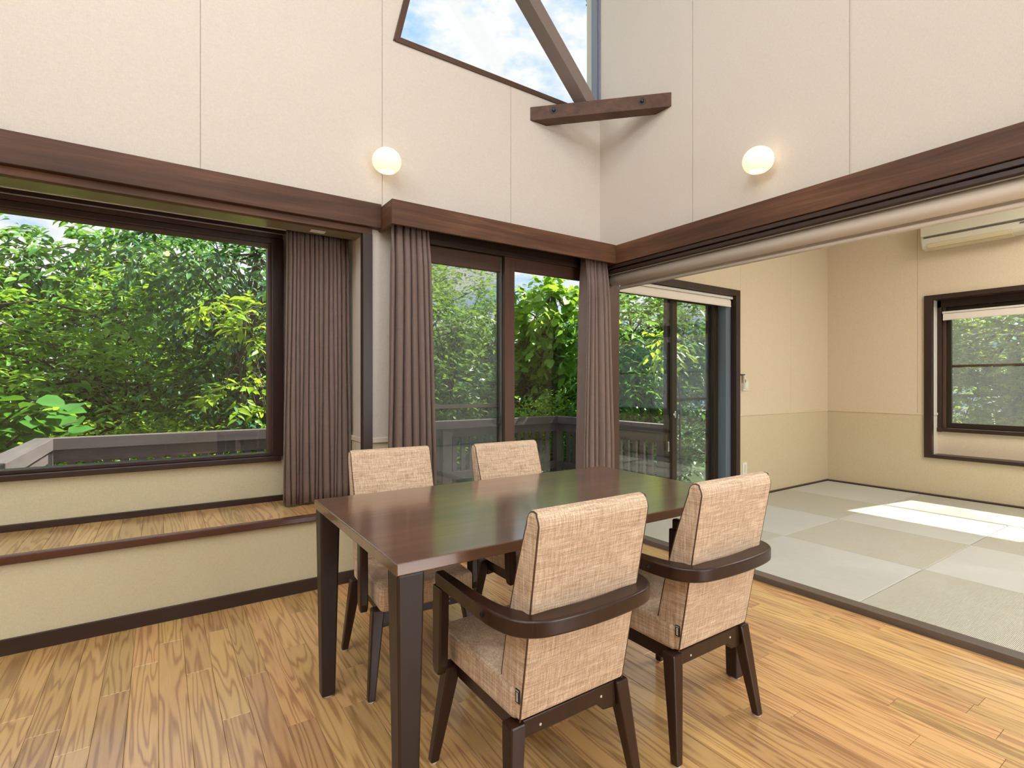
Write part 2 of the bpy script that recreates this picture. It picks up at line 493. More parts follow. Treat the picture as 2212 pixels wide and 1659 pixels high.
def tatami_mat(name, rot, c0, c1):
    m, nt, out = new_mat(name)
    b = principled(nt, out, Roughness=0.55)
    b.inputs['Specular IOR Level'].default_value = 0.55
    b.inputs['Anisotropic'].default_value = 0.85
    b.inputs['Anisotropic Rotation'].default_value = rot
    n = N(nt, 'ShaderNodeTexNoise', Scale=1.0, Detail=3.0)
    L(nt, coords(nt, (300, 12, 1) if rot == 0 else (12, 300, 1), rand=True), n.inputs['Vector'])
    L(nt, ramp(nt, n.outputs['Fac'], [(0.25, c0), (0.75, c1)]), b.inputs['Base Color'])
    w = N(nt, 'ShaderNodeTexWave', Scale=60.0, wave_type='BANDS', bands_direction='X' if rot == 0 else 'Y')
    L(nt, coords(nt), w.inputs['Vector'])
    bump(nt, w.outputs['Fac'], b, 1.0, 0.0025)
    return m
TATAMI_A = tatami_mat('rush_lengthwise_pale_sheen', 0.0, (0.62, 0.61, 0.54), (0.72, 0.71, 0.645))  # sheen of this weave direction painted in as a paler base colour
TATAMI_B = tatami_mat('rush_crosswise_dull_sheen', 0.25, (0.54, 0.515, 0.41), (0.63, 0.605, 0.50))  # duller sheen of the turned weave painted in as a darker base colour

DECKWOOD = wood('weathered_deck_wood_x', [(0.25, (0.050, 0.040, 0.040)), (0.5, (0.085, 0.070, 0.068)), (0.8, (0.135, 0.112, 0.105))], 'x', 0.6, 26, 1.2)
DECKWOOD_Y = wood('weathered_deck_wood_y', [(0.25, (0.050, 0.040, 0.040)), (0.5, (0.085, 0.070, 0.068)), (0.8, (0.135, 0.112, 0.105))], 'y', 0.6, 26, 1.2)
DECKWOOD_Z = wood('weathered_deck_wood_z', [(0.25, (0.040, 0.032, 0.032)), (0.5, (0.065, 0.054, 0.052)), (0.8, (0.10, 0.084, 0.078))], 'z', 0.6, 26, 1.2)
BARK = wood('bark', [(0.25, (0.03, 0.022, 0.015)), (0.5, (0.07, 0.052, 0.036)), (0.8, (0.13, 0.10, 0.07))], 'z', 0.9, 18, 3.0)

# ------------------------------------------------------------------ key dimensions
YB = 3.04        # face of the main back wall
XR = 2.90        # face of the right wall above the wide opening
YT = 2.98        # face of the tatami room's back wall
XT = 6.47        # face of the tatami room's far wall
ZT = 0.03        # tatami surface
CEILZ = 5.25

# ------------------------------------------------------------------ structure: floors
floor = box_obj('floor', (-2.4, 2.90, -3.2, 3.04, -0.16, -0.016), plain('subfloor', (0.10, 0.06, 0.035), 0.8))
tag(floor, 'warm oak strip floor of the dining room', 'floor', kind='structure')
PLANK_W = 0.0898
plank_cache = {}
def plank_mesh(w, l, t=0.016):
    key = (round(w, 4), round(l, 4), t)
    if key not in plank_cache:
        e = 0.0012
        w2, l2 = w / 2, l / 2
        v = [(-w2, -l2, -t), (w2, -l2, -t), (w2, l2, -t), (-w2, l2, -t),
             (-w2, -l2, -e), (w2, -l2, -e), (w2, l2, -e), (-w2, l2, -e),
             (-w2 + e, -l2 + e, 0), (w2 - e, -l2 + e, 0), (w2 - e, l2 - e, 0), (-w2 + e, l2 - e, 0)]
        f = [(8, 9, 10, 11), (4, 5, 9, 8), (5, 6, 10, 9), (6, 7, 11, 10), (7, 4, 8, 11), (0, 1, 5, 4), (1, 2, 6, 5), (2, 3, 7, 6), (3, 0, 4, 7)]
        me = bpy.data.meshes.new('plank')
        me.from_pydata(v, [], f); me.update(); me.materials.append(OAK)
        plank_cache[key] = me
    return plank_cache[key]
far = MB()
nplank = 0
x = -1.26
row = 0
prnd = random.Random(3)
while x < 2.895:
    w = min(PLANK_W, 2.895 - x)
    y1 = 3.03
    first = True
    while y1 > -0.35:
        l = prnd.choice([0.455, 0.60, 0.75, 0.91, 0.91, 1.06])
        if first: l = prnd.choice([0.25, 0.42, 0.60, 0.75, 0.91]); first = False
        y0 = y1 - l
        o = bpy.data.objects.new('plank', plank_mesh(w - 0.0007, l - 0.0009))
        o.location = (x + w / 2, (y0 + y1) / 2, 0)
        o.parent = floor
        COL.objects.link(o)
        nplank += 1
        y1 = y0
    x += PLANK_W
# boards outside the view
MB().box(-2.4, -1.262, -3.2, 3.03, -0.016, 0).box(-1.262, 2.895, -3.2, -1.45, -0.016, 0).build('plank', OAK, floor)

threshold = box_obj('trim_threshold', (2.895, 2.972, -2.6, 3.0, -0.016, 0.034), SILLM, bevel=0.003)
tag(threshold, 'dark worn wooden threshold between oak floor and tatami', 'threshold', kind='structure')

tfloor = box_obj('floor_tatami', (2.972, XT, -2.6, YT, -0.16, ZT - 0.022), plain('tatami_subfloor', (0.05, 0.04, 0.03), 0.9))
tag(tfloor, 'pale green borderless tatami floor laid in a checker pattern', 'floor', kind='structure')
tx = [2.974, 3.82, 4.67, 5.545, 6.415]
ty = [2.955, 2.066, 1.217, 0.367, -0.483, -1.333, -2.183]
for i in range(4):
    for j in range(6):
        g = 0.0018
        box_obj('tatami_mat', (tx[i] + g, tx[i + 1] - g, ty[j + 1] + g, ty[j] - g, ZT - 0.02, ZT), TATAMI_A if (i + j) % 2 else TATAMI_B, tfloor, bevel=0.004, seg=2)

tb = box_obj('baseboard_tatami_back', (4.70, XT - 0.03, YT - 0.025, YT, 0.0, ZT + 0.012), DARK_X, bevel=0.002)
tag(tb, 'thin dark strip along the tatami room back wall', 'baseboard', kind='structure')
tb2 = box_obj('baseboard_tatami_right', (XT - 0.055, XT, -2.6, YT, 0.0, ZT + 0.012), DARK_Y, bevel=0.002)
tag(tb2, 'thin dark strip along the far tatami wall', 'baseboard', kind='structure')

# ------------------------------------------------------------------ structure: main back wall
ALC = (-1.60, 1.00, -0.05, 2.06)       # alcove opening (x0,x1,z0,z1)
DOOR = (1.22, 2.90, -0.05, 2.07)
CW_Z0 = 3.265                          # clerestory sill height
CW_X0, CW_X1 = 1.195, 2.90
CW_SL = 0.245                          # lean of the clerestory's left edge (dx/dz)
CW_Z1 = 4.75
wall_back = slab('y', YB + 0.006, YB + 0.16, (-2.4, 2.90, -0.16, CEILZ), [ALC, DOOR, (CW_X0, CW_X1, CW_Z0, CW_Z1)])
wall_back.prism([(CW_X0, CW_Z0), (CW_X0 + CW_SL * (CW_Z1 - CW_Z0), CW_Z1), (CW_X0, CW_Z1)], 'y', YB + 0.006, YB + 0.16)
wall_back = wall_back.build('wall_back', CREAM)
tag(wall_back, 'cream papered back wall with window alcove, glass door and clerestory', 'wall', kind='structure')
seams = [-2.40, -1.715, -0.773, 0.169, 1.111, 2.045, 2.90]
for i in range(6):
    a = seams[i] + 0.0016; b = seams[i + 1] - (0.0016 if i < 5 else 0)
    m = slab('y', YB, YB + 0.006, (a, b, 2.07, CEILZ), [ALC, DOOR, (CW_X0, CW_X1, CW_Z0, CW_Z1)])
    if a < CW_X0 < b:
        xe = min(b, CW_X0 + CW_SL * (CW_Z1 - CW_Z0))
        ze = CW_Z0 + (xe - CW_X0) / CW_SL
        m.prism([(CW_X0, CW_Z0), (xe, ze), (CW_X0, ze)], 'y', YB, YB + 0.006)
    m.build('wall_panel', CREAM, wall_back)
# narrow strip of wall between alcove casing and door curtain, split by the dado cap
box_obj('wall_panel', (1.0, 1.22, YB, YB + 0.006, 0.828, 2.07), CREAM, wall_back)
box_obj('wall_panel', (1.0, 1.22, YB, YB + 0.006, 0.0, 0.798), KHAKI, wall_back)
box_obj('dado_cap', (1.0, 1.22, YB - 0.012, YB + 0.006, 0.798, 0.828), CAPM, wall_back, bevel=0.003)
box_obj('baseboard', (1.0, 1.22, YB - 0.012, YB, 0.0, 0.068), DARK_X, wall_back, bevel=0.002)

# ------------------------------------------------------------------ clerestory window
cw = thing('window_1', 'high angular clerestory window looking out at clouds', 'window', (2.0, YB, CW_Z0), kind='structure')
yf0, yf1 = YB - 0.012, YB + 0.10
MB().box(CW_X0 - 0.004, 2.90, yf0, yf1, CW_Z0 - 0.022, CW_Z0 + 0.012).build('window_frame', SASH_X, cw, bevel=0.003)
lx = lambda zz: CW_X0 + CW_SL * (zz - CW_Z0)
MB().prism([(lx(CW_Z0 - 0.022) - 0.012, CW_Z0 - 0.022), (lx(CW_Z0) + 0.026, CW_Z0 - 0.0), (lx(CW_Z1) + 0.026, CW_Z1), (lx(CW_Z1) - 0.012, CW_Z1)], 'y', yf0 - 0.002, yf1).build('window_frame', SASH_Z, cw, bevel=0.003)
MB().box(2.872, 2.886, YB + 0.01, YB + 0.07, CW_Z0, CW_Z1).box(2.886, 2.899, YB - 0.01, YB + 0.07, CW_Z0, CW_Z1).build('window_frame', JAMB_BLUE, cw, bevel=0.003)
MB().box(CW_X0, 2.90, yf0, yf1, CW_Z1 - 0.03, CW_Z1 + 0.02).build('window_frame', SASH_X, cw, bevel=0.003)
MB().prism([(lx(CW_Z0) + 0.02, CW_Z0 + 0.008), (2.88, CW_Z0 + 0.008), (2.88, CW_Z1 - 0.02), (lx(CW_Z1) + 0.02, CW_Z1 - 0.02)], 'y', YB + 0.055, YB + 0.061).build('pane', GLASS, cw)

# sloping strut in front of the clerestory
st = MB()
def strut_section(xc, zc):
    ux, uz = -0.70, 0.714          # direction of the strut
    nx, nz = 0.714, 0.70           # across it, in the wall plane
    h = 0.062
    return (xc + nx * h, zc + nz * h), (xc - nx * h, zc - nz * h)
s0 = (2.585, 3.145); s1 = (0.75, 5.02)
dx, dz = s1[0] - s0[0], s1[1] - s0[1]
ln = math.hypot(dx, dz); nx, nz = dz / ln, -dx / ln
h = 0.046
poly = [(s0[0] + nx * h, s0[1] + nz * h), (s0[0] - nx * h, s0[1] - nz * h), (s1[0] - nx * h, s1[1] - nz * h), (s1[0] + nx * h, s1[1] + nz * h)]
st.prism(poly, 'y', 2.765, 2.872)
strut = st.build('roof_strut', STEEL_MULL, bevel=0.004)
tag(strut, 'brown roof strut rising diagonally from the corner brace across the clerestory', 'strut')

# corner brace with two counterbored bolts
brace = thing('corner_brace', 'short dark timber brace set diagonally across the room corner', 'beam', (2.6, 2.7, 3.05))
bz0, bz1 = 3.05, 3.148
p0, p1 = (2.213, 3.04), (2.90, 2.340)      # front face on the two walls
q0, q1 = (2.361, 3.04), (2.90, 2.477)      # back face
MB().prism([p0, p1, q1, q0], 'z', bz0, bz1).build('timber', BEAM_X, brace, bevel=0.003)
d = Vector((p1[0] - p0[0], p1[1] - p0[1], 0)); dl = d.length; d.normalize()
nrm = Vector((-d.y, d.x, 0)) * -1.0
if nrm.dot(Vector((-1, -1, 0))) < 0: nrm = -nrm
for t in (0.175, 0.80):
    c = Vector((p0[0], p0[1], 0)) + d * dl * t + Vector((0, 0, 3.105))
    def ring(r, off, n=20):
        return [tuple(c + nrm * off + d * (r * math.cos(2 * math.pi * k / n)) + Vector((0, 0, r * math.sin(2 * math.pi * k / n)))) for k in range(n)]
    n = 20
    v = ring(0.0275, 0.0012); v += ring(0.0235, 0.0016)
    f = [tuple(range(n)) if False else (k, (k + 1) % n, n + (k + 1) % n, n + k) for k in range(n)]
    v += ring(0.0235, 0.0014); f.append(tuple(range(2 * n, 3 * n)))
    hole = geo_obj('bolt_hole', v, f, BLACK, brace)
    v = ring(0.013, 0.002) + ring(0.011, 0.012) + ring(0.005, 0.016)
    f = [(r_ * n + k, r_ * n + (k + 1) % n, (r_ + 1) * n + (k + 1) % n, (r_ + 1) * n + k) for r_ in range(2) for k in range(n)] + [tuple(range(2 * n, 3 * n))]
    geo_obj('bolt', v, f, ALU, brace, True)

# ------------------------------------------------------------------ right wall above the opening
wr = slab('x', XR + 0.006, XR + 0.10, (-3.2, YB + 0.16, 2.10, CEILZ), [])
wall_right = wr.build('wall_right', CREAM)
tag(wall_right, 'cream papered right wall above the wide opening to the tatami room', 'wall', kind='structure')
ws = [-3.2, -1.59, -0.65, 0.289, 1.229, 2.17, YB]
for i in range(6):
    g = 0.0045 if i == 4 else 0.0016
    g0 = 0.0045 if i == 4 else 0.0016
    a = ws[i] + (0.0045 if i == 4 else 0.0016); b = ws[i + 1] - (0.0045 if i == 3 else (0.0016 if i < 5 else 0))
    box_obj('wall_panel', (XR, XR + 0.006, a, b, 2.15, CEILZ), CREAM, wall_right)

# ------------------------------------------------------------------ other walls, ceilings (beside and behind the camera)
wl = slab('x', -2.5, -2.4, (-3.2, 3.9, -0.16, CEILZ), [(-1.2, 1.8, 3.7, 4.7)]).build('wall_left', CREAM)
tag(wl, 'cream papered left wall', 'wall', kind='structure')
wre = slab('y', -3.3, -3.2, (-2.5, XT + 0.2, -0.16, CEILZ), [(-2.3, 2.8, 3.7, 5.0), (1.6, 2.8, 0.0, 2.4)]).build('wall_rear', CREAM)
tag(wre, 'cream rear wall with a clerestory opening', 'wall', kind='structure')
ce = slab('z', CEILZ, CEILZ + 0.1, (-2.5, 3.0, -3.3, 3.2), []).build('ceiling', CEIL)
tag(ce, 'high pale ceiling of the dining room', 'ceiling', kind='structure')
ce2 = slab('z', 3.02, 3.12, (3.0, XT + 0.35, -3.3, 3.3), []).build('ceiling_tatami', CEIL)
tag(ce2, 'pale ceiling of the tatami room', 'ceiling', kind='structure')

# ------------------------------------------------------------------ beams and trims
b1 = box_obj('trim_1', (-2.4, 1.088, 2.985, YB + 0.004, 2.072, 2.213), BEAM_X, bevel=0.003)
tag(b1, 'dark stained beam over the window alcove', 'beam', kind='structure')
b2 = thing('trim_2', 'long dark stained beam over the tatami room opening', 'beam', (2.9, 0.2, 2.0), kind='structure')
box_obj('beam', (2.85, 3.0, -2.6, YB - 0.004, 2.058, 2.197), BEAM_Y, b2, bevel=0.003)
box_obj('track_board', (2.858, 3.0, -2.6, 3.03, 2.029, 2.055), DARK_Y, b2, bevel=0.002)
box_obj('track_board', (2.868, 2.905, -2.6, 3.03, 2.000, 2.023), DARK_Y, b2, bevel=0.002)
post = box_obj('trim_3', (2.935, 3.045, 2.97, 3.14, 0.0, 2.0), SASH_Z, bevel=0.003)
tag(post, 'brown corner post between glass door and tatami room', 'post', kind='structure')

# valance (curtain box) over the door
val = thing('curtain_box', 'projecting dark wooden curtain box above the glass door', 'curtain box', (1.97, 2.93, 2.06))
box_obj('front_board', (1.088, 2.852, 2.820, 2.842, 2.060, 2.200), BEAM_X, val, bevel=0.002)
box_obj('end_board', (1.088, 1.108, 2.842, 3.036, 2.060, 2.200), BEAM_Y, val, bevel=0.002)
box_obj('top_board', (1.108, 2.85, 2.842, 3.036, 2.185, 2.200), BEAM_X, val)
box_obj('curtain_rail', (1.12, 2.84, 2.915, 2.935, 2.125, 2.140), ALU, val)

# alcove casing
cas = thing('trim_4', 'dark wooden casing framing the window alcove', 'trim', (0.0, 3.03, 0.4), kind='structure')
box_obj('casing', (-1.65, 1.043, 3.018, YB + 0.02, 2.034, 2.071), BEAM_X, cas, bevel=0.002)
box_obj('casing', (0.985, 1.043, 3.012, YB + 0.02, 0.0, 2.034), DARK_Z, cas, bevel=0.003)
box_obj('casing', (-1.65, -1.59, 3.012, YB + 0.02, 0.0, 2.034), DARK_Z, cas, bevel=0.003)
box_obj('soffit_board', (-1.6, 1.01, YB + 0.02, 3.205, 2.036, 2.058), plain('soffit_varnish', (0.26, 0.215, 0.14), 0.16), cas)
box_obj('recess_shade_board', (-1.6, 1.01, 3.215, 3.53, 2.095, 2.11), DARK_X, cas)  # dark boards stand in for the shade inside the track recess
box_obj('recess_shade_board', (-1.6, 1.01, 3.205, 3.215, 2.040, 2.11), DARK_X, cas)

# alcove shell
alc = slab('y', 3.53, 3.66, (-1.75, 1.15, -0.16, 2.5), [(-1.62, 0.60, 0.70, 2.03)])
alc.box(1.010, 1.15, YB + 0.02, 3.53, -0.16, 2.5).box(-1.75, -1.6, YB + 0.02, 3.53, -0.16, 2.5)
alc = alc.box(-1.6, 1.01, YB + 0.02, 3.53, 2.28, 2.5).build('wall_alcove', CREAM)
tag(alc, 'cream alcove around the big fixed window', 'wall', kind='structure')
box_obj('wall_panel', (-1.60, 1.010, 3.522, 3.53, 0.455, 0.675), KHAKI, alc)
box_obj('wall_panel', (1.002, 1.010, YB + 0.03, 3.53, 0.42, 0.798), KHAKI, alc)
box_obj('dado_cap', (0.996, 1.010, YB + 0.03, 3.53, 0.798, 0.828), CAPM, alc, bevel=0.003)
box_obj('baseboard', (-1.60, 1.002, 3.508, 3.523, 0.420, 0.456), DARK_X, alc, bevel=0.002)

# ------------------------------------------------------------------ big alcove window
w2 = thing('window_2', 'wide fixed window of the alcove facing the garden', 'window', (0, 3.55, 0.68), kind='structure')
box_obj('window_sill', (-1.62, 0.625, 3.488, 3.60, 0.672, 0.703), DARK_X, w2, bevel=0.004)
box_obj('window_frame', (-1.62, 0.60, 3.520, 3.60, 0.703, 0.724), DARK_X, w2, bevel=0.003)
box_obj('window_frame', (0.575, 0.640, 3.488, 3.60, 0.703, 2.05), DARK_Z, w2, bevel=0.003)
box_obj('window_frame', (0.556, 0.578, 3.530, 3.60, 0.715, 2.05), SASH_Z, w2, bevel=0.002)
box_obj('window_frame', (-1.62, 0.64, 3.500, 3.60, 2.020, 2.052), DARK_X, w2, bevel=0.003)
box_obj('window_frame', (-1.62, 0.64, 3.515, 3.60, 2.058, 2.085), SASH_X, w2, bevel=0.003)
box_obj('window_frame', (-1.62, 0.60, 3.535, 3.60, 2.006, 2.022), SASH_X, w2, bevel=0.002)
box_obj('pane', (-1.62, 0.56, 3.572, 3.578, 0.72, 2.012), GLASS, w2)
rail1 = box_obj('curtain_track', (-1.58, 0.955, 3.30, 3.318, 2.060, 2.078), WHITE_METAL)
tag(rail1, 'slim pale curtain track in the alcove ceiling recess', 'curtain track')
tagp = box_obj('paper_label', (0.72, 0.80, 3.12, 3.165, 2.0335, 2.0358), WHITE)
tag(tagp, 'small white sticker on the alcove ceiling board', 'sticker')
swp = box_obj('wall_socket', (0.999, 1.010, 3.085, 3.115, 1.10, 1.22), IVORY, bevel=0.002)
tag(swp, 'ivory wall socket on the alcove side wall behind the curtain', 'socket')

# ------------------------------------------------------------------ window bench
bench = thing('window_bench', 'built-in window bench with oak top and dark nosing', 'bench', (-0.3, 3.2, 0.0))
box_obj('front_panel', (-1.59, 0.985, YB - 0.004, YB + 0.03, 0.066, 0.386), KHAKI, bench)
box_obj('baseboard', (-1.59, 0.985, YB - 0.016, YB + 0.01, 0.0, 0.068), DARK_X, bench, bevel=0.002)
box_obj('nosing', (-1.59, 0.985, YB - 0.028, YB + 0.012, 0.384, 0.4235), NOSING, bench, bevel=0.008, seg=3)
box_obj('seat_board', (-1.60, 1.00, YB + 0.012, 3.53, 0.388, 0.405), DARK_X, bench)
x = -1.60
while x < 0.995:
    w = min(PLANK_W, 1.000 - x)
    o = bpy.data.objects.new('plank', plank_mesh(w - 0.0007, 0.455))
    o.location = Vector((x + w / 2, YB + 0.0125 + 0.2275, 0.4215)) - PLOC[bench.name]
    o.parent = bench
    COL.objects.link(o)
    x += PLANK_W

# ------------------------------------------------------------------ curtains
def curtain(name, label, x0t, x1t, x0b, x1b, yc, z0, z1, folds, amp, seed, lead=0.0, rings=20):
    r = random.Random(seed)
    root = thing(name, label, 'curtain', ((x0b + x1b) / 2, yc, z0))
    nper = 14
    nx = folds * nper
    nz = rings
    ph = [r.uniform(-0.35, 0.35) for _ in range(folds + 2)]
    am = [r.uniform(0.65, 1.15) for _ in range(folds + 2)]
    wd = [r.uniform(0.7, 1.3) for _ in range(folds)]
    tot = sum(wd); cum = [0]
    for q in wd: cum.append(cum[-1] + q / tot)
    v = []; f = []
    for j in range(nz + 1):
        s = (j / nz) ** 1.0
        zz = z1 + (z0 - z1) * s
        tight = min(1.0, s / 0.12)
        for i in range(nx + 1):
            k = min(i // nper, folds - 1)
            lt = (i - k * nper) / nper
            u = cum[k] + (cum[k + 1] - cum[k]) * lt
            xa = x0t + (x1t - x0t) * u
            xb = x0b + (x1b - x0b) * u
            e = min(1.0, s * 1.5)
            x_ = xa + (xb - xa) * e
            a = amp * am[k] * (0.55 + 0.45 * tight)
            phi = 2 * math.pi * lt + 0.25 * ph[k] * math.sin(3.0 * s + k) * math.sin(math.pi * lt)
            y_ = yc - a * math.tanh(1.5 * math.cos(phi)) / math.tanh(1.5)
            x_ += 0.17 * (x1b - x0b) * (wd[k] / tot) * math.sin(phi) * (0.4 + 0.6 * tight)
            x_ += 0.006 * math.sin(5 * s + k * 1.7) * s
            # pinch pleats near the head
            if s < 0.09:
                y_ += (0.09 - s) / 0.09 * amp * 0.25 * math.cos(4 * math.pi * lt)
            v.append((x_, y_, zz + (0.004 * math.sin(7 * u * folds) if j == nz else 0)))
    for j in range(nz):
        for i in range(nx):
            a = j * (nx + 1) + i
            f.append((a, a + 1, a + nx + 2, a + nx + 1))
    o = geo_obj('cloth', v, f, CURTAIN, root, True)
    sm = o.modifiers.new('thickness', 'SOLIDIFY'); sm.thickness = 0.003
    return root
curtain('curtain', 'brown pleated curtain drawn to the side of the alcove window above the bench', 0.620, 0.980, 0.605, 0.992, 3.305, 0.436, 2.06, 14, 0.034, 1)
curtain('curtain', 'brown floor-length curtain at the left side of the glass door', 1.118, 1.355, 1.095, 1.400, 2.935, 0.02, 2.12, 6, 0.055, 2)
curtain('curtain', 'brown floor-length curtain at the corner post right of the glass door', 2.620, 2.845, 2.580, 2.905, 2.925, 0.02, 2.12, 6, 0.050, 5)

# ------------------------------------------------------------------ sliding glass door of the dining room
d1 = thing('door_1', 'brown framed sliding glass door to the deck', 'door', (2.06, 3.1, 0.0), kind='structure')
box_obj('door_frame', (1.22, 2.90, YB - 0.012, 3.20, 2.052, 2.184), DARK_X, d1, bevel=0.002)
box_obj('door_frame', (1.22, 2.935, YB - 0.02, YB - 0.004, 2.040, 2.072), DARK_X, d1, bevel=0.002)
box_obj('door_frame', (1.22, 1.262, YB - 0.01, 3.20, 0.0, 2.06), DARK_Z, d1, bevel=0.002)
box_obj('door_frame', (2.890, 2.935, YB - 0.01, 3.20, 0.0, 2.06), DARK_Z, d1, bevel=0.002)
box_obj('door_sill', (1.22, 2.935, YB - 0.02, 3.24, -0.03, 0.018), ALU, d1, bevel=0.002)
def sash(root, x0, x1, y0, y1, z0, z1, sl, sr, st_, sb, mx, mz, name='sash'):
    s = box_obj(name, (x0, x0 + sl, y0, y1, z0, z1), mz, root, bevel=0.002)
    box_obj('stile', (x1 - sr, x1, y0, y1, z0, z1), mz, s, bevel=0.002)
    box_obj('rail', (x0 + sl, x1 - sr, y0, y1, z1 - st_, z1), mx, s, bevel=0.002)
    box_obj('rail', (x0 + sl, x1 - sr, y0, y1, z0, z0 + sb), mx, s, bevel=0.002)
    ym = (y0 + y1) / 2
    box_obj('pane', (x0 + sl, x1 - sr, ym - 0.003, ym + 0.003, z0 + sb, z1 - st_), GLASS, s)
    return s
s_r = sash(d1, 2.005, 2.895, 3.052, 3.084, 0.015, 2.052, 0.082, 0.06, 0.098, 0.11, SASH_X, SASH_Z)
s_l = sash(d1, 1.255, 2.05, 3.092, 3.124, 0.015, 2.048, 0.07, 0.055, 0.108, 0.11, SASH_X, ALU_GREY)
MB().box(1.965, 1.985, 3.070, 3.093, 0.86, 0.93).box(1.955, 1.972, 3.060, 3.075, 0.875, 0.91).build('lock', BLACK, s_l, bevel=0.004)
scr = thing('insect_screen', 'sliding insect screen with a mid bar behind the left door pane', 'screen', (1.65, 3.16, 0.0))
box_obj('frame', (1.27, 1.30, 3.150, 3.172, 0.015, 2.045), ALU, scr)
box_obj('frame', (2.01, 2.04, 3.150, 3.172, 0.015, 2.045), ALU, scr)
box_obj('mid_bar', (1.30, 2.01, 3.150, 3.172, 0.985, 1.012), ALU_GREY, scr)
box_obj('frame', (1.30, 2.01, 3.150, 3.172, 0.015, 0.06), ALU, scr)
box_obj('frame', (1.30, 2.01, 3.150, 3.172, 2.0, 2.045), ALU, scr)
box_obj('mesh_cloth', (1.30, 2.01, 3.1605, 3.1615, 0.06, 2.0), SCREEN, scr)

# ------------------------------------------------------------------ tatami room back wall with sliding window
wtb = slab('y', YT + 0.006, YT + 0.22, (3.045, XT + 0.10, -0.16, 3.02), [(3.045, 4.640, 0.0, 2.02)]).box(3.0, 3.045, YT + 0.006, YT + 0.22, 2.0, 3.02).build('wall_tatami_back', CREAM2)
tag(wtb, 'beige papered back wall of the tatami room', 'wall', kind='structure')
tse = [3.045, 3.78, 4.722, 5.655, XT]
for i in range(4):
    a, b = tse[i] + (0.0014 if i else 0), tse[i + 1] - (0.0014 if i < 3 else 0)
    slab('y', YT, YT + 0.006, (a, b, 0.852, 3.02), [(3.045, 4.640, 0.0, 2.02)]).build('wall_panel', CREAM2, wtb)
box_obj('wall_panel', (4.64, XT, YT, YT + 0.006, 0.03, 0.835), KHAKI2, wtb)
box_obj('dado_cap', (4.70, XT, YT - 0.006, YT + 0.004, 0.835, 0.852), CREAM2, wtb, bevel=0.002)

w3 = thing('window_3', 'bronze sliding window of the tatami room', 'window', (3.85, 3.08, 0.03), kind='structure')
box_obj('casing', (4.636, 4.704, YT - 0.012, YT + 0.05, 0.03, 2.062), DARK_Z, w3, bevel=0.003)
box_obj('casing', (3.045, 4.704, YT - 0.014, YT + 0.05, 2.004, 2.064), DARK_X, w3, bevel=0.003)
box_obj('jamb', (4.56, 4.640, YT + 0.05, 3.20, 0.03, 2.02), ALU_BLUE, w3, bevel=0.002)
box_obj('jamb', (4.50, 4.56, 3.12, 3.20, 0.03, 2.02), ALU, w3, bevel=0.002)
box_obj('jamb', (3.045, 3.10, 3.06, 3.20, 0.03, 2.02), SASH_Z, w3, bevel=0.002)
box_obj('window_sill', (3.045, 4.64, 3.0, 3.21, 0.0, 0.055), ALU, w3, bevel=0.002)
box_obj('window_head', (3.045, 4.64, 3.03, 3.20, 1.96, 2.03), DARK_X, w3)
s_a = sash(w3, 3.10, 3.885, 3.075, 3.105, 0.055, 1.97, 0.05, 0.062, 0.06, 0.09, ALU, ALU)
s_b = sash(w3, 3.800, 4.56, 3.115, 3.145, 0.055, 1.97, 0.05, 0.045, 0.06, 0.09, ALU, ALU)
MB().lathe([(0.0, 0.0), (0.014, 0.0), (0.016, -0.008), (0.009, -0.014), (0.0, -0.018)], (3.842, 3.074, 0.875), 'y', 16).box(3.836, 3.848, 3.052, 3.066, 0.845, 0.905).build('lock', CHROME, s_a, bevel=0.003, smooth=False)
MB().box(3.755, 3.768, 3.063, 3.076, 0.545, 0.635).build('pull', CHROME, s_a, bevel=0.004)
scr2 = thing('insect_screen', 'insect screen with a mid bar behind the right tatami room pane', 'screen', (4.2, 3.18, 0.03))
box_obj('frame', (3.84, 3.87, 3.172, 3.190, 0.06, 1.97), ALU, scr2)
box_obj('frame', (4.46, 4.50, 3.172, 3.190, 0.06, 1.97), ALU, scr2)
box_obj('mid_bar', (3.87, 4.46, 3.172, 3.190, 0.995, 1.018), ALU, scr2)
box_obj('mesh_cloth', (3.87, 4.46, 3.1805, 3.1815, 0.06, 1.97), SCREEN, scr2)

rb2 = thing('roller_blind', 'small cream roller blind rolled up at the top of the tatami room sliding window', 'roller blind', (3.9, 3.03, 1.93))
MB().box(3.07, 4.632, 3.000, 3.030, 1.975, 2.000).build('cassette', WHITE_METAL, rb2, bevel=0.003)
MB().tube([(3.07, 3.035, 1.953), (4.605, 3.035, 1.953)], 0.026, 16).build('roll', BLINDM, rb2)
MB().box(3.08, 4.60, 3.003, 3.010, 1.905, 1.955).tube([(3.08, 3.007, 1.905), (4.60, 3.007, 1.905)], 0.008, 10).build('hem', BLINDM, rb2)

# remote control, switch plate and socket on the tatami room wall
rc = thing('remote_control', 'white remote control hanging in its holder beside the tatami room window', 'remote control', (4.755, 2.96, 1.10))
box_obj('holder', (4.735, 4.775, 2.955, 2.98, 1.085, 1.16), WHITE, rc, bevel=0.004)
box_obj('body', (4.738, 4.772, 2.948, 2.972, 1.10, 1.235), IVORY, rc, bevel=0.005)
box_obj('button_pad', (4.750, 4.762, 2.9465, 2.949, 1.165, 1.195), ALU_GREY, rc, bevel=0.001)
hk = box_obj('curtain_hook', (4.704, 4.775, 2.962, 2.975, 1.236, 1.246), BLACK, bevel=0.002)
tag(hk, 'small black hook projecting from the tatami room window casing', 'hook')
sp = thing('switch_plate', 'pale light switch plate beside the remote control', 'switch', (4.82, 2.975, 1.08))
box_obj('plate', (4.785, 4.86, 2.973, 2.981, 1.08, 1.20), IVORY, sp, bevel=0.002)
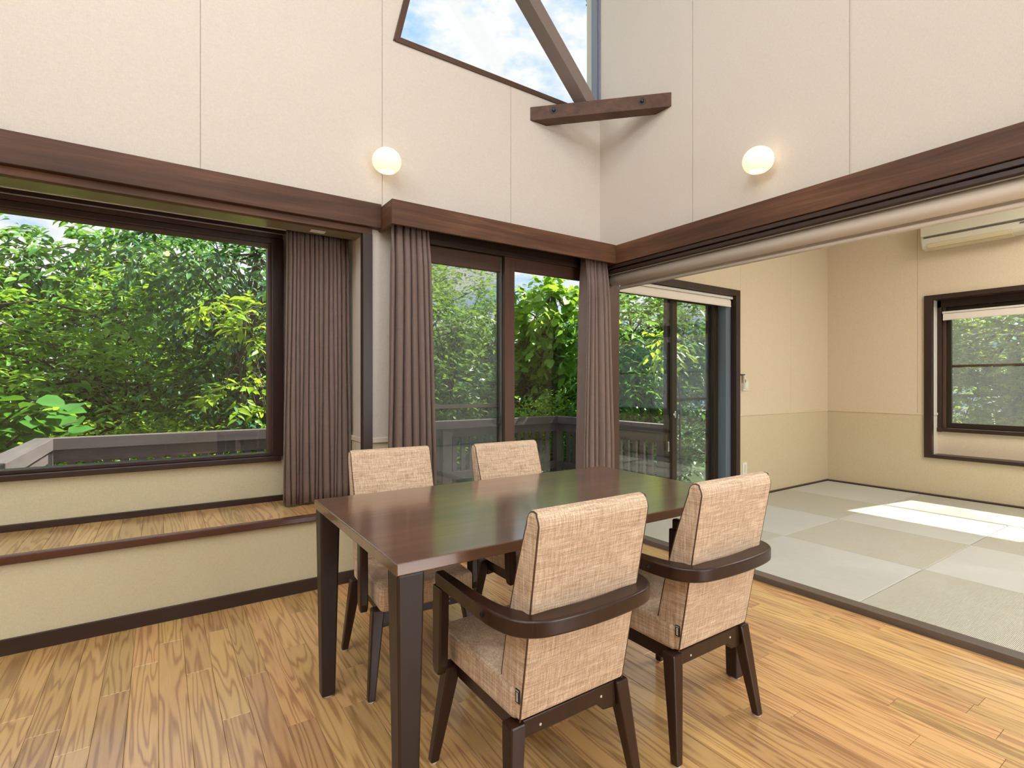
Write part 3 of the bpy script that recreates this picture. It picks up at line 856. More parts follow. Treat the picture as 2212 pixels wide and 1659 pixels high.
box_obj('rocker', (4.805, 4.84, 2.970, 2.975, 1.105, 1.175), WHITE, sp, bevel=0.001)
so = thing('wall_socket', 'white wall socket low on the tatami room back wall', 'socket', (4.79, 2.975, 0.25))
box_obj('plate', (4.755, 4.825, 2.973, 2.981, 0.255, 0.375), WHITE, so, bevel=0.002)
box_obj('outlet', (4.775, 4.805, 2.970, 2.975, 0.275, 0.355), IVORY, so, bevel=0.001)

# ------------------------------------------------------------------ tatami room far wall with boxed window
BW = (-0.55, 1.985, 0.45, 2.0)
BWH = (BW[0] - 0.05, BW[1] + 0.035, BW[2] - 0.042, BW[3] + 0.035)
wtr = slab('x', XT + 0.006, XT + 0.18, (-3.2, YT + 0.22, -0.16, 3.02), [BWH]).build('wall_tatami_right', CREAM2)
tag(wtr, 'beige papered far wall of the tatami room with a boxed window', 'wall', kind='structure')
for a, b in ((-3.2, -0.72), (-0.717, 0.22), (0.223, 1.16), (1.163, 2.105), (2.108, YT)):
    slab('x', XT, XT + 0.006, (a, b, 0.852, 3.02), [BWH]).build('wall_panel', CREAM2, wtr)
slab('x', XT, XT + 0.006, (-3.2, YT, 0.03, 0.835), [BWH]).build('wall_panel', KHAKI2, wtr)
slab('x', XT - 0.006, XT + 0.004, (-3.2, YT, 0.835, 0.852), [BWH]).build('dado_cap', CREAM2, wtr, bevel=0.002)
XW = 6.64
w4 = thing('window_4', 'boxed window of the tatami room looking at a hedge', 'window', (6.6, 0.7, 0.42), kind='structure')
y0, y1, z0, z1 = BW
box_obj('casing', (XT - 0.025, XT + 0.03, y1 - 0.006, y1 + 0.060, z0 - 0.045, z1 + 0.045), DARK_Z, w4, bevel=0.003)
box_obj('casing', (XT - 0.025, XT + 0.03, y0 - 0.06, y1, z1, z1 + 0.045), DARK_Y, w4, bevel=0.003)
box_obj('casing', (XT - 0.030, XT + 0.03, y0 - 0.06, y1, z0 - 0.045, z0 - 0.012), DARK_Y, w4, bevel=0.003)
box_obj('casing', (XT - 0.025, XT + 0.03, y0 - 0.06, y0, z0 - 0.045, z1 + 0.045), DARK_Z, w4, bevel=0.003)
box_obj('side_board', (XT + 0.03, XW + 0.02, y1, y1 + 0.03, z0 - 0.04, z1 + 0.03), plain('pale_reveal', (0.72, 0.68, 0.58), 0.7), w4)
box_obj('dado_cap', (XT + 0.03, XW - 0.005, y1 - 0.008, y1, 0.832, 0.854), CAPM, w4, bevel=0.002)
box_obj('box_floor', (XT + 0.03, XW - 0.012, y0, y1, z0 - 0.04, z0 - 0.014), DARK_Y, w4)
box_obj('head_board', (XT + 0.03, XW + 0.02, y0, y1, z1, z1 + 0.03), DARK_Y, w4)
box_obj('apron_panel', (XW - 0.012, XW + 0.10, y0, y1, z0 - 0.02, 0.69), CREAM2, w4)
box_obj('window_frame', (XW - 0.03, XW + 0.10, y1 - 0.035, y1, 0.66, z1), DARK_Z, w4, bevel=0.003)
box_obj('window_frame', (XW - 0.005, XW + 0.10, y1 - 0.062, y1 - 0.035, 0.70, z1), SASH_Z, w4, bevel=0.003)
box_obj('window_frame', (XW - 0.045, XW + 0.10, y0, y1, 0.665, 0.702), DARK_Y, w4, bevel=0.003)
box_obj('window_frame', (XW - 0.03, XW + 0.10, y0, y1, 1.93, z1), DARK_Y, w4, bevel=0.003)
box_obj('window_frame', (XW - 0.03, XW + 0.10, y0, y0 + 0.04, 0.66, z1), DARK_Z, w4, bevel=0.003)
s_w = box_obj('sash', (XW + 0.03, XW + 0.062, y1 - 0.10, y1 - 0.062, 0.702, 1.93), ALU, w4, bevel=0.002)
box_obj('rail', (XW + 0.03, XW + 0.062, y0 + 0.04, y1 - 0.10, 0.702, 0.755), ALU, s_w, bevel=0.002)
box_obj('rail', (XW + 0.03, XW + 0.062, y0 + 0.04, y1 - 0.10, 1.88, 1.93), ALU, s_w, bevel=0.002)
box_obj('stile', (XW + 0.03, XW + 0.062, 0.70, 0.76, 0.755, 1.88), ALU, s_w, bevel=0.002)
box_obj('pane', (XW + 0.043, XW + 0.049, y0 + 0.04, y1 - 0.10, 0.755, 1.88), GLASS, s_w)
scr3 = thing('insect_screen', 'insect screen with a mid bar outside the boxed window', 'screen', (6.73, 0.7, 0.7))
box_obj('mid_bar', (XW + 0.085, XW + 0.097, y0 + 0.04, y1 - 0.07, 1.325, 1.345), SASH_X, scr3)
box_obj('mesh_cloth', (XW + 0.0905, XW + 0.0915, y0 + 0.04, y1 - 0.07, 0.70, 1.95), SCREEN2, scr3)
rb3 = thing('roller_blind', 'cream roller blind rolled up inside the boxed window', 'roller blind', (6.62, 0.7, 1.82))
MB().box(XW - 0.075, XW - 0.045, y0 + 0.02, y1 - 0.055, 1.862, 1.882).build('cassette', WHITE_METAL, rb3, bevel=0.002)
MB().tube([(XW - 0.04, y0 + 0.02, 1.845), (XW - 0.04, y1 - 0.06, 1.845)], 0.022, 14).build('roll', BLINDM, rb3)
MB().box(XW - 0.070, XW - 0.064, y0 + 0.02, y1 - 0.06, 1.800, 1.858).tube([(XW - 0.067, y0 + 0.02, 1.80), (XW - 0.067, y1 - 0.06, 1.80)], 0.007, 10).build('hem', BLINDM, rb3)

# ------------------------------------------------------------------ air conditioner
ac = thing('air_conditioner', 'ivory wall-mounted air conditioner above the boxed window', 'air conditioner', (6.36, 1.65, 2.5))
ya, yb_ = 1.215, 2.015
ACM = plain('air_conditioner_shell', (0.62, 0.58, 0.45), 0.4)
LOUV = plain('yellowed_louver', (0.62, 0.53, 0.33), 0.45)
prof = [(6.465, 2.50), (6.35, 2.478), (6.285, 2.492), (6.262, 2.525), (6.250, 2.585), (6.250, 2.76), (6.465, 2.76)]
m = MB(); m.prism(prof, 'y', ya, yb_); m.build('body', ACM, ac, bevel=0.02, seg=4)
MB().box(6.243, 6.256, ya + 0.005, yb_ - 0.005, 2.600, 2.755).build('front_panel', ACM, ac, bevel=0.006)
MB().box(6.2425, 6.26, ya + 0.045, yb_ - 0.03, 2.581, 2.597).build('shadow_gap', plain('shadow_gap_grey', (0.10, 0.085, 0.06), 0.7), ac, bevel=0.002)  # dark strip painted for the shadow gap under the front panel
MB().prism([(6.352, 2.470), (6.284, 2.4845), (6.288, 2.496), (6.352, 2.484)], 'y', ya + 0.13, yb_ - 0.055).build('louver', LOUV, ac, bevel=0.001)
MB().prism([(6.279, 2.488), (6.2545, 2.524), (6.262, 2.530), (6.288, 2.496)], 'y', ya + 0.13, yb_ - 0.055).build('louver', LOUV, ac, bevel=0.001)
MB().box(6.2455, 6.25, ya + 0.03, ya + 0.075, 2.560, 2.572).build('badge', ALU_GREY, ac)

# ------------------------------------------------------------------ roller blind under the right beam
rb = thing('roller_blind', 'wide cream roller blind rolled up under the beam of the tatami room opening', 'roller blind', (2.93, 0.2, 1.89))
XB = 2.95
MB().box(XB - 0.03, XB + 0.03, -2.4, 2.945, 2.006, 2.022).build('head_rail', WHITE_METAL, rb, bevel=0.002)
MB().box(XB - 0.036, XB - 0.030, -2.4, 2.945, 1.998, 2.020).build('head_lip', WHITE_METAL, rb)
MB().tube([(XB, -2.4, 1.960), (XB, 2.94, 1.960)], 0.043, 28).build('roll', BLINDM, rb, smooth=False)
MB().box(XB + 0.030, XB + 0.033, -2.38, 2.90, 1.890, 1.95).build('drop', BLINDM, rb)
MB().tube([(XB + 0.022, -2.38, 1.896), (XB + 0.022, 2.905, 1.896)], 0.012, 14).build('hem_bar', BLINDM, rb)
for yy in (0.4, 1.25, 2.1, 2.9):
    box_obj('bracket', (XB - 0.03, XB + 0.03, yy, yy + 0.03, 2.018, 2.030), BEAM_Y, rb)
for ob in rb.children:
    if ob.name.startswith(('roll', 'hem')):
        ob.data.polygons.foreach_set('use_smooth', [len(p.vertices) == 4 for p in ob.data.polygons])

# ------------------------------------------------------------------ wall sconces
def sconce_mat():
    m, nt, out = new_mat('opal_glass_lit')
    tl = N(nt, 'ShaderNodeBsdfTranslucent'); tl.inputs['Color'].default_value = (1.0, 0.93, 0.80, 1)
    df = N(nt, 'ShaderNodeBsdfDiffuse'); df.inputs['Color'].default_value = (0.92, 0.86, 0.76, 1)
    em = N(nt, 'ShaderNodeEmission'); em.inputs['Color'].default_value = (1.0, 0.89, 0.72, 1); em.inputs['Strength'].default_value = 0.24
    mx = N(nt, 'ShaderNodeMixShader'); mx.inputs['Fac'].default_value = 0.5
    L(nt, tl.outputs[0], mx.inputs[1]); L(nt, df.outputs[0], mx.inputs[2])
    ad = N(nt, 'ShaderNodeAddShader'); L(nt, mx.outputs[0], ad.inputs[0]); L(nt, em.outputs[0], ad.inputs[1])
    L(nt, ad.outputs[0], out.inputs['Surface'])
    return m
OPAL = sconce_mat()
BULB = plain('lit_bulb', (1, 0.95, 0.85), 0.4, emis=(1.0, 0.87, 0.68), estr=8.5)
def sconce(label, wallpt, nrm):
    n = Vector(nrm)
    c = Vector(wallpt) + n * 0.085
    root = thing('wall_sconce', label, 'wall lamp', wallpt, group=None)
    m = MB()
    pr = []
    R_ = 0.082
    for k in range(19):
        a = math.radians(90 - k * 7.9)
        pr.append((R_ * 1.02 * math.cos(a), R_ * 0.93 * math.sin(a)))
    pr[0] = (0.0005, pr[0][1])
    m.lathe(pr, c, 'z', 36)
    sh = m.build('glass_shade', OPAL, root, smooth=True)
    sd = sh.modifiers.new('thickness', 'SOLIDIFY'); sd.thickness = 0.004
    m = MB()
    axis = 'y' if abs(n.y) > 0.5 else 'x'
    s = n.y if axis == 'y' else n.x
    m.lathe([(0.0005, 0.0), (0.042, 0.0), (0.042, s * 0.008), (0.012, s * 0.012), (0.012, s * 0.03), (0.0005, s * 0.03)], Vector(wallpt), axis, 24)
    m.build('wall_plate', WHITE_METAL, root, smooth=False)
    m = MB()
    m.lathe([(0.0005, 0.030), (0.016, 0.024), (0.022, 0.006), (0.019, -0.012), (0.010, -0.024), (0.0005, -0.030)], c + Vector((0, 0, 0.006)), 'z', 20)
    m.build('bulb', BULB, root, smooth=True)
    return root
sconce('lit opal glass wall lamp on the back wall above the alcove beam', (1.108, YB, 2.462), (0, -1, 0))
sconce('lit opal glass wall lamp on the right wall above the long beam', (XR, 1.668, 2.419), (-1, 0, 0))

# ------------------------------------------------------------------ dining table
TH = 0.72
tb_ = thing('dining_table', 'rectangular walnut dining table with dark tapered legs', 'table', (1.194, 1.594, 0), math.radians(-0.6), local=True)
TX, TY = 0.722, 0.418
box_obj('tabletop', (-TX, TX, -TY, TY, TH - 0.031, TH), TABLEWOOD, tb_, bevel=0.003)
for sx in (-1, 1):
    for sy in (-1, 1):
        t, bt, ins = 0.072, 0.048, 0.004
        xo, yo = sx * (TX - ins), sy * (TY - ins)
        v = []
        for zz, w in ((0.004, bt), (TH - 0.031, t)):
            off = 0.010 if zz < 0.1 else 0.0
            xa = xo - sx * off; ya_ = yo - sy * off
            xs = sorted((xa, xa - sx * w)); ys = sorted((ya_, ya_ - sy * w))
            v += [(xs[0], ys[0], zz), (xs[1], ys[0], zz), (xs[1], ys[1], zz), (xs[0], ys[1], zz)]
        lg = geo_obj('leg', v, BOXF, TABLELEG, tb_, bevel=0.006)
        MB().lathe([(0.0005, 0.0), (0.02, 0.0), (0.021, 0.004), (0.0005, 0.005)], (xo - sx * (0.010 + bt / 2), yo - sy * (0.010 + bt / 2), 0.0), 'z', 16).build('foot_pad', PADM, lg)
for sy in (-1, 1):
    box_obj('under_rail', (-TX + 0.12, TX - 0.12, sy * 0.20 - 0.02, sy * 0.20 + 0.02, TH - 0.058, TH - 0.031), TABLELEG, tb_)

# ------------------------------------------------------------------ chairs
def sweep(path, widths, z0, z1):
    """rectangular section swept along a plan path"""
    P = [Vector((p[0], p[1], 0)) for p in path]
    v = []; f = []
    for i, p in enumerate(P):
        t = (P[min(i + 1, len(P) - 1)] - P[max(i - 1, 0)]).normalized()
        nn = Vector((-t.y, t.x, 0))
        w = widths[i] / 2
        for s, zz in ((1, z0), (-1, z0), (-1, z1), (1, z1)):
            q = p + nn * w * s
            v.append((q.x, q.y, zz))
    for i in range(len(P) - 1):
        for k in range(4):
            a = i * 4 + k; b = i * 4 + (k + 1) % 4
            f.append((a, b, b + 4, a + 4))
    f.append((3, 2, 1, 0)); e = (len(P) - 1) * 4
    f.append((e, e + 1, e + 2, e + 3))
    return v, f

def make_chair(label):
    c = thing('dining_chair', label, 'chair', (0, 0, 0), local=True, group='beige upholstered armchairs around the dining table')
    # seat cushion, gently crowned
    nx, ny = 8, 8
    m = MB()
    v = []
    y0s, y1s, hw = -0.18, 0.235, 0.186
    sm = box_obj('seat', (-hw, hw, y0s, y1s, 0.318, 0.408), FABRIC, c, bevel=0.018, seg=4)
    # back: one upholstered slab, thicker at the seat, rounded over at the top
    prof = [(-0.193, 0.322)]
    yr = lambda zz: -0.193 - (zz - 0.322) * 0.178
    yfr = lambda zz: -0.098 - (zz - 0.36) * 0.285 + 0.02 * math.sin((zz - 0.36) / 0.47 * math.pi) * 0.6
    prof += [(yr(0.60), 0.60), (yr(0.80), 0.80)]
    zc = 0.820; a = yr(zc); b = yfr(zc); rr = (b - a) / 2; cy = (a + b) / 2
    for k in range(9):
        an = math.pi - k * math.pi / 8
        prof.append((cy + rr * math.cos(an), zc + 0.036 * math.sin(an)))
    for zz in (0.76, 0.68, 0.60, 0.52, 0.44, 0.38):
        prof.append((yfr(zz), zz))
    prof += [(-0.10, 0.322)]
    m = MB(); m.prism(prof, 'x', -0.187, 0.187)
    for i, p in enumerate(m.v):            # slightly narrower towards the seat
        k = 0.955 + 0.045 * min(1, max(0, (p[2] - 0.32) / 0.45))
        m.v[i] = (p[0] * k, p[1], p[2])
    back = m.build('backrest', FABRIC, c, bevel=0.012, seg=3)
    for s in (-1, 1):
        pts = []
        for (py, pz) in prof[:-1]:
            k = 0.955 + 0.045 * min(1, max(0, (pz - 0.32) / 0.45))
            cyy = -0.16 - (pz - 0.32) * 0.2
            pts.append((s * (0.187 * k - 0.0035), py + (0.0035 if py < cyy else -0.0035), pz - (0.0035 if pz > 0.82 else 0)))
        MB().tube(pts, 0.0022, 6).build('piping', PIPING, back)
    # wooden arm band wrapping round the back
    path = [(-0.226, 0.150), (-0.228, 0.06), (-0.230, -0.04), (-0.229, -0.12), (-0.222, -0.175), (-0.205, -0.222), (-0.176, -0.250), (-0.13, -0.264), (-0.06, -0.272)]
    path = path + [(0, -0.274)] + [(-p[0], p[1]) for p in reversed(path)]
    wd = [0.030, 0.032, 0.036, 0.042, 0.050, 0.058, 0.060, 0.058, 0.056]
    wd = wd + [0.055] + wd[::-1]
    def dense(arr, k=4):
        out = []
        A = [np.array(q, float).reshape(-1) for q in arr]
        for i in range(len(A) - 1):
            p0, p1, p2, p3 = A[max(i - 1, 0)], A[i], A[i + 1], A[min(i + 2, len(A) - 1)]
            for q in range(k):
                t = q / k
                out.append(0.5 * ((2 * p1) + (-p0 + p2) * t + (2 * p0 - 5 * p1 + 4 * p2 - p3) * t * t + (-p0 + 3 * p1 - 3 * p2 + p3) * t ** 3))
        return out + [A[-1]]
    path = [tuple(q) for q in dense(path)]; wd = [float(q[0]) for q in dense([[w_] for w_ in wd])]
    v, f = sweep(path, wd, 0.563, 0.605)
    arm = geo_obj('armrest', v, f, CHAIRWOOD, c, smooth=False, bevel=0.007, seg=3)
    arm.data.polygons.foreach_set('use_smooth', [True] * len(arm.data.polygons))
    arm.modifiers['bevel'].harden_normals = True
    bm = bmesh.new(); bm.from_mesh(arm.data); bmesh.ops.recalc_face_normals(bm, faces=bm.faces); bm.to_mesh(arm.data); bm.free()
    for s in (-1, 1):
        # front post of the arm, down to the seat edge
        xo = s * 0.226
        v = []
        for zz, hx, ya_, yb2 in ((0.305, 0.013, 0.132, 0.162), (0.335, 0.015, 0.120, 0.168), (0.563, 0.015, 0.112, 0.165)):
            v += [(xo - hx, ya_, zz), (xo + hx, ya_, zz), (xo + hx, yb2, zz), (xo - hx, yb2, zz)]
        f = [(0, 3, 2, 1), (8, 9, 10, 11)]
        for r_ in range(2):
            for k in range(4):
                f.append((r_ * 4 + k, r_ * 4 + (k + 1) % 4, r_ * 4 + 4 + (k + 1) % 4, r_ * 4 + 4 + k))
        geo_obj('arm_post', v, f, CHAIRWOOD, c, bevel=0.005)
        MB().lathe([(0.0005, s * 0.0), (0.007, s * 0.0), (0.0075, s * 0.003), (0.004, s * 0.0045), (0.0005, s * 0.003)], (s * 0.2495, -0.135, 0.584), 'x', 14).build('bolt', BLACK, arm)
        for sy in (-1, 1):
            xt, yt = s * 0.178, -0.168 if sy < 0 else 0.165
            xf, yf = s * 0.215, sy * 0.213
            v = []
            for zz, w, px_, py_ in ((0.004, 0.0135, xf, yf), (0.26, 0.0215, xt + (xf - xt) * 0.17, yt + (yf - yt) * 0.17), (0.314, 0.0225, xt, yt)):
                v += [(px_ - w, py_ - w, zz), (px_ + w, py_ - w, zz), (px_ + w, py_ + w, zz), (px_ - w, py_ + w, zz)]
            f = [(0, 3, 2, 1), (8, 9, 10, 11)]
            for r_ in range(2):
                for k in range(4):
                    f.append((r_ * 4 + k, r_ * 4 + (k + 1) % 4, r_ * 4 + 4 + (k + 1) % 4, r_ * 4 + 4 + k))
            lg = geo_obj('leg', v, f, CHAIRWOOD, c, bevel=0.005)
            MB().lathe([(0.0005, 0.0), (0.011, 0.0), (0.012, 0.004), (0.0005, 0.005)], (xf, yf, 0.0), 'z', 14).build('foot_pad', PADM, lg)
    for sy, yy in ((-1, -0.168), (1, 0.165)):
        # rail with deeper shoulders at the legs
        poly = [(-0.160, 0.314), (0.160, 0.314), (0.163, 0.240), (0.115, 0.245), (0.092, 0.268), (-0.163, 0.268)]
        m = MB(); m.prism(poly, 'y', yy - 0.012, yy + 0.012)
        rl = m.build('rail', CHAIRWOOD, c, bevel=0.003)
        for sx in (-0.105, 0.105):
            MB().lathe([(0.0005, 0.0), (0.0035, 0.0), (0.0035, sy * 0.0015), (0.0005, sy * 0.0015)], (sx, yy + sy * 0.0122, 0.287), 'y', 10).build('screw_plug', WHITE_METAL, rl)
    for s in (-1, 1):
        box_obj('rail', (s * 0.150 - 0.011, s * 0.150 + 0.011, -0.156, 0.153, 0.266, 0.316), CHAIRWOOD, c, bevel=0.003)
    # woven maker's tag in the side seam, with its pale lettering
    xs = -0.1795
    tg = geo_obj('fabric_tag', boxv(xs - 0.0035, xs, -0.198, -0.182, 0.372, 0.405), BOXF, BLACK, c)
    mm = MB()
    mm.box(xs - 0.0039, xs - 0.0034, -0.196, -0.184, 0.4005, 0.4025)
    for k in range(5):
        zz = 0.3755 + k * 0.0046
        mm.box(xs - 0.0039, xs - 0.0034, -0.193, -0.186, zz, zz + 0.0033)
    mm.build('lettering', WHITE, tg)
    return c
ch = make_chair('beige armchair at the near side of the table, seen from behind, left of two')
ch.location = (0.905, 1.235, 0)
dup(ch, (1.505, 1.235, 0), 0.0, 'beige armchair at the near side of the table beside the tatami threshold, seen from behind')
dup(ch, (0.862, 2.045, 0), math.pi - math.radians(4), 'beige armchair on the far side of the table in front of the bench curtain')
dup(ch, (1.455, 1.965, 0), math.pi - math.radians(1), 'beige armchair on the far side of the table in front of the glass door')

# ------------------------------------------------------------------ deck and railing outside
deck = thing('deck', 'weathered grey timber deck outside the glass door', 'deck', (1.7, 4.1, -0.1), kind='structure')
yy = 3.22
while yy < 5.56:
    box_obj('deck_board', (-0.80 if yy > 3.67 else 1.16, 4.54, yy, yy + 0.11, -0.085, -0.055), DECKWOOD, deck, bevel=0.003)
    yy += 0.118
RZ = 0.715
rl = thing('deck_railing', 'dark weathered timber railing around the deck', 'railing', (1.7, 5.5, -0.055))
XA, XC, YR = -0.765, 4.465, 5.49
T1, T2 = RZ - 0.095, RZ - 0.198
box_obj('top_rail', (XA - 0.065, XC + 0.065, YR, YR + 0.11, T1, RZ), DECKWOOD, rl, bevel=0.004)
box_obj('top_rail', (XA - 0.065, XA + 0.062, 3.68, YR - 0.002, T1, RZ), DECKWOOD_Y, rl, bevel=0.004)
box_obj('top_rail', (XC - 0.01, XC + 0.10, 3.66, YR - 0.002, T1, RZ), DECKWOOD_Y, rl, bevel=0.004)
box_obj('sub_rail', (XA, XC, YR + 0.032, YR + 0.076, T2, T1), DECKWOOD, rl)
box_obj('sub_rail', (XA - 0.03, XA + 0.03, 3.68, YR + 0.03, T2, T1), DECKWOOD_Y, rl)
box_obj('sub_rail', (XC + 0.02, XC + 0.065, 3.72, YR + 0.03, T2, T1), DECKWOOD_Y, rl)
box_obj('bottom_rail', (XA, XC, YR + 0.032, YR + 0.076, 0.01, 0.106), DECKWOOD, rl)
box_obj('bottom_rail', (XA - 0.03, XA + 0.03, 3.68, YR + 0.03, 0.01, 0.106), DECKWOOD_Y, rl)
box_obj('bottom_rail', (XC + 0.02, XC + 0.065, 3.72, YR + 0.03, 0.01, 0.106), DECKWOOD_Y, rl)
PX = (1.75, 2.80)
for (px_, py_) in ((XA, YR + 0.055), (PX[0], YR + 0.055), (XC + 0.043, YR + 0.055), (XC + 0.043, 3.74), (PX[1], YR + 0.055)):
    box_obj('post', (px_ - 0.06, px_ + 0.06, py_ - 0.05, py_ + 0.05, -0.055, T1), DECKWOOD_Z, rl, bevel=0.004)
bal = box_obj('baluster', (-0.028, 0.028, -0.017, 0.017, 0.106, T2), DECKWOOD_Z, rl)
bal.location = Vector((XA + 0.17, YR + 0.054, 0)) - PLOC[rl.name]
def baluster(x_, y_, rz=0.0):
    o = bal.copy(); COL.objects.link(o); o.parent = rl
    o.location = Vector((x_, y_, 0)) - PLOC[rl.name]; o.rotation_euler = (0, 0, rz)
xx = XA + 0.17 + 0.117
while xx < XC - 0.05:
    if abs(xx - PX[0]) > 0.09 and abs(xx - PX[1]) > 0.09: baluster(xx, YR + 0.054)
    xx += 0.117
yy = 3.92
while yy < YR - 0.05:
    baluster(XC + 0.043, yy, math.pi / 2)
    baluster(XA, yy, math.pi / 2)
    yy += 0.117

# ------------------------------------------------------------------ garden
gm, gnt, gout = new_mat('garden_ground')
gb = principled(gnt, gout, Roughness=0.95)
gn = N(gnt, 'ShaderNodeTexNoise', Scale=1.5, Detail=8.0); L(gnt, coords(gnt), gn.inputs['Vector'])
L(gnt, ramp(gnt, gn.outputs['Fac'], [(0.3, (0.03, 0.028, 0.016)), (0.5, (0.05, 0.085, 0.02)), (0.7, (0.10, 0.16, 0.03))]), gb.inputs['Base Color'])
v = []; f = []
GX, GY = 40, 30
for j in range(GY + 1):
    for i in range(GX + 1):
        px_ = -14 + 36 * i / GX; py_ = -6 + 30 * j / GY
        zz = -0.62 + 0.08 * math.sin(px_ * 1.3) * math.cos(py_ * 0.9)
        if py_ > 9: zz += (py_ - 9) * 0.10
        v.append((px_, py_, zz))
for j in range(GY):
    for i in range(GX):
        px_ = -14 + 36 * (i + 0.5) / GX; py_ = -6 + 30 * (j + 0.5) / GY
        a = j * (GX + 1) + i
        f.append((a, a + 1, a + GX + 2, a + GX + 1))
ground = geo_obj('ground', v, f, gm, None, True)
tag(ground, 'shaded garden ground beyond the deck', 'ground', kind='structure')

LEAF_POINT = (np.array([(0, 0, 0), (-.20, .30, .05), (.20, .30, .05), (0, .32, 0), (-.15, .66, .03), (.15, .66, .03), (0, .66, -.03), (0, 1, -.12)], float),
              [(0, 2, 3), (0, 3, 1), (1, 3, 6, 4), (3, 2, 5, 6), (4, 6, 7), (6, 5, 7)])
LEAF_ROUND = (np.array([(0, 0, 0), (-.36, .10, .05), (.36, .10, .05), (-.46, .42, .06), (.46, .42, .06), (0, .42, -.02), (-.28, .78, .02), (.28, .78, .02), (0, 1.0, -.10)], float),
              [(0, 5, 3, 1), (0, 2, 4, 5), (3, 5, 8, 6), (5, 4, 7, 8)])
LEAF_SMALL = (np.array([(0, 0, 0), (-.26, .45, .04), (.26, .45, .04), (0, 1, -.06)], float), [(0, 2, 3, 1)])

def leaf_mesh(name, P, D, Nn, S, tpl, mat):
    """P positions, D leaf axes, Nn normals, S lengths -> one mesh of leaves"""
    tv, tf = tpl
    D = D / np.linalg.norm(D, axis=1, keepdims=True)
    Rr = np.cross(D, Nn); Rr /= np.linalg.norm(Rr, axis=1, keepdims=True) + 1e-9
    U = np.cross(Rr, D)
    n, k = len(P), len(tv)
    V = P[:, None, :] + S[:, None, None] * (tv[None, :, 0:1] * Rr[:, None, :] + tv[None, :, 1:2] * D[:, None, :] + tv[None, :, 2:3] * U[:, None, :])
    V = V.reshape(-1, 3)
    flat = np.concatenate([np.array(q) for q in tf]); sizes = np.array([len(q) for q in tf])
    idx = (flat[None, :] + (np.arange(n) * k)[:, None]).reshape(-1)
    ls = np.tile(sizes, n); starts = np.concatenate([[0], np.cumsum(ls)[:-1]])
    me = bpy.data.meshes.new(name)
    me.vertices.add(len(V)); me.vertices.foreach_set('co', V.astype(np.float32).ravel())
    me.loops.add(len(idx)); me.loops.foreach_set('vertex_index', idx.astype(np.int32))
    me.polygons.add(len(ls)); me.polygons.foreach_set('loop_start', starts.astype(np.int32)); me.polygons.foreach_set('loop_total', ls.astype(np.int32))
    me.update(calc_edges=True)
    me.materials.append(mat)
    return me

def unit(n):
    q = rng.normal(size=(n, 3)); return q / np.linalg.norm(q, axis=1, keepdims=True)

def plant(name, label, cat, base, blobs, mat, tpl, size, ntwig, per=8, twig_len=0.35, droop=0.25, group=None, trunks=None, trunk_r=0.05, shell=0.45):
    root = thing(name, label, cat, base, group=group)
    blobs = [np.array(b, float) for b in blobs]
    vol = np.array([b[3] * b[4] * b[5] for b in blobs]) ** 0.75; vol /= vol.sum()
    which = rng.choice(len(blobs), ntwig, p=vol)
    B = np.array(blobs)[which]
    u = unit(ntwig)
    r = (shell + (1 - shell) * rng.random(ntwig)) ** 0.8
    P0 = B[:, :3] + u * B[:, 3:6] * r[:, None]
    Dt = u * 0.9 + unit(ntwig) * 0.7; Dt[:, 2] += 0.15 - droop * 0.6
    Dt /= np.linalg.norm(Dt, axis=1, keepdims=True)
    k = np.tile(np.arange(per), ntwig); ti = np.repeat(np.arange(ntwig), per)
    tl = twig_len * (0.6 + 0.8 * rng.random(ntwig))
    s = (k + 0.6) / per
    P = P0[ti] + Dt[ti] * (tl[ti] * s)[:, None]
    P[:, 2] -= droop * twig_len * s ** 2
    side = np.cross(Dt[ti], np.array([0, 0, 1.0])); side /= np.linalg.norm(side, axis=1, keepdims=True) + 1e-6
    sg = np.where(k % 2 == 0, 1.0, -1.0)
    D = Dt[ti] * 0.55 + side * (sg * 0.9)[:, None] + rng.normal(size=P.shape) * 0.28
    D[:, 2] -= droop
    Nn = np.tile(np.array([0, 0, 1.0]), (len(P), 1)) + rng.normal(size=P.shape) * 0.38
    S = size * (0.65 + 0.65 * rng.random(len(P)))
    me = leaf_mesh('foliage', P - np.array(base), D, Nn, S, tpl, mat)
    fo = bpy.data.objects.new('foliage', me); COL.objects.link(fo); fo.parent = root
    fo['kind'] = 'stuff'
    # trunks and branches
    if trunks:
        for t in trunks:
            m = MB(); n_ = len(t)
            m.tube(t, [trunk_r * (1 - 0.6 * i / (n_ - 1)) for i in range(n_)], 7)
            m.build('trunk', BARK, root, smooth=True)
        m = MB()
        tips = rng.choice(ntwig, min(40, ntwig), replace=False)
        for q in tips:
            t = trunks[int(rng.integers(len(trunks)))]
            a = Vector(t[int(rng.integers(len(t) // 2, len(t)))])
            b = Vector(P0[q]); mid = (a + b) / 2 + Vector((0, 0, 0.12 * (b - a).length))
            m.tube([a, mid, b], [trunk_r * 0.30, trunk_r * 0.2, 0.004], 5, cap=False)
        m.build('branches', BARK, root, smooth=True, recalc=False)['kind'] = 'stuff'
    return root

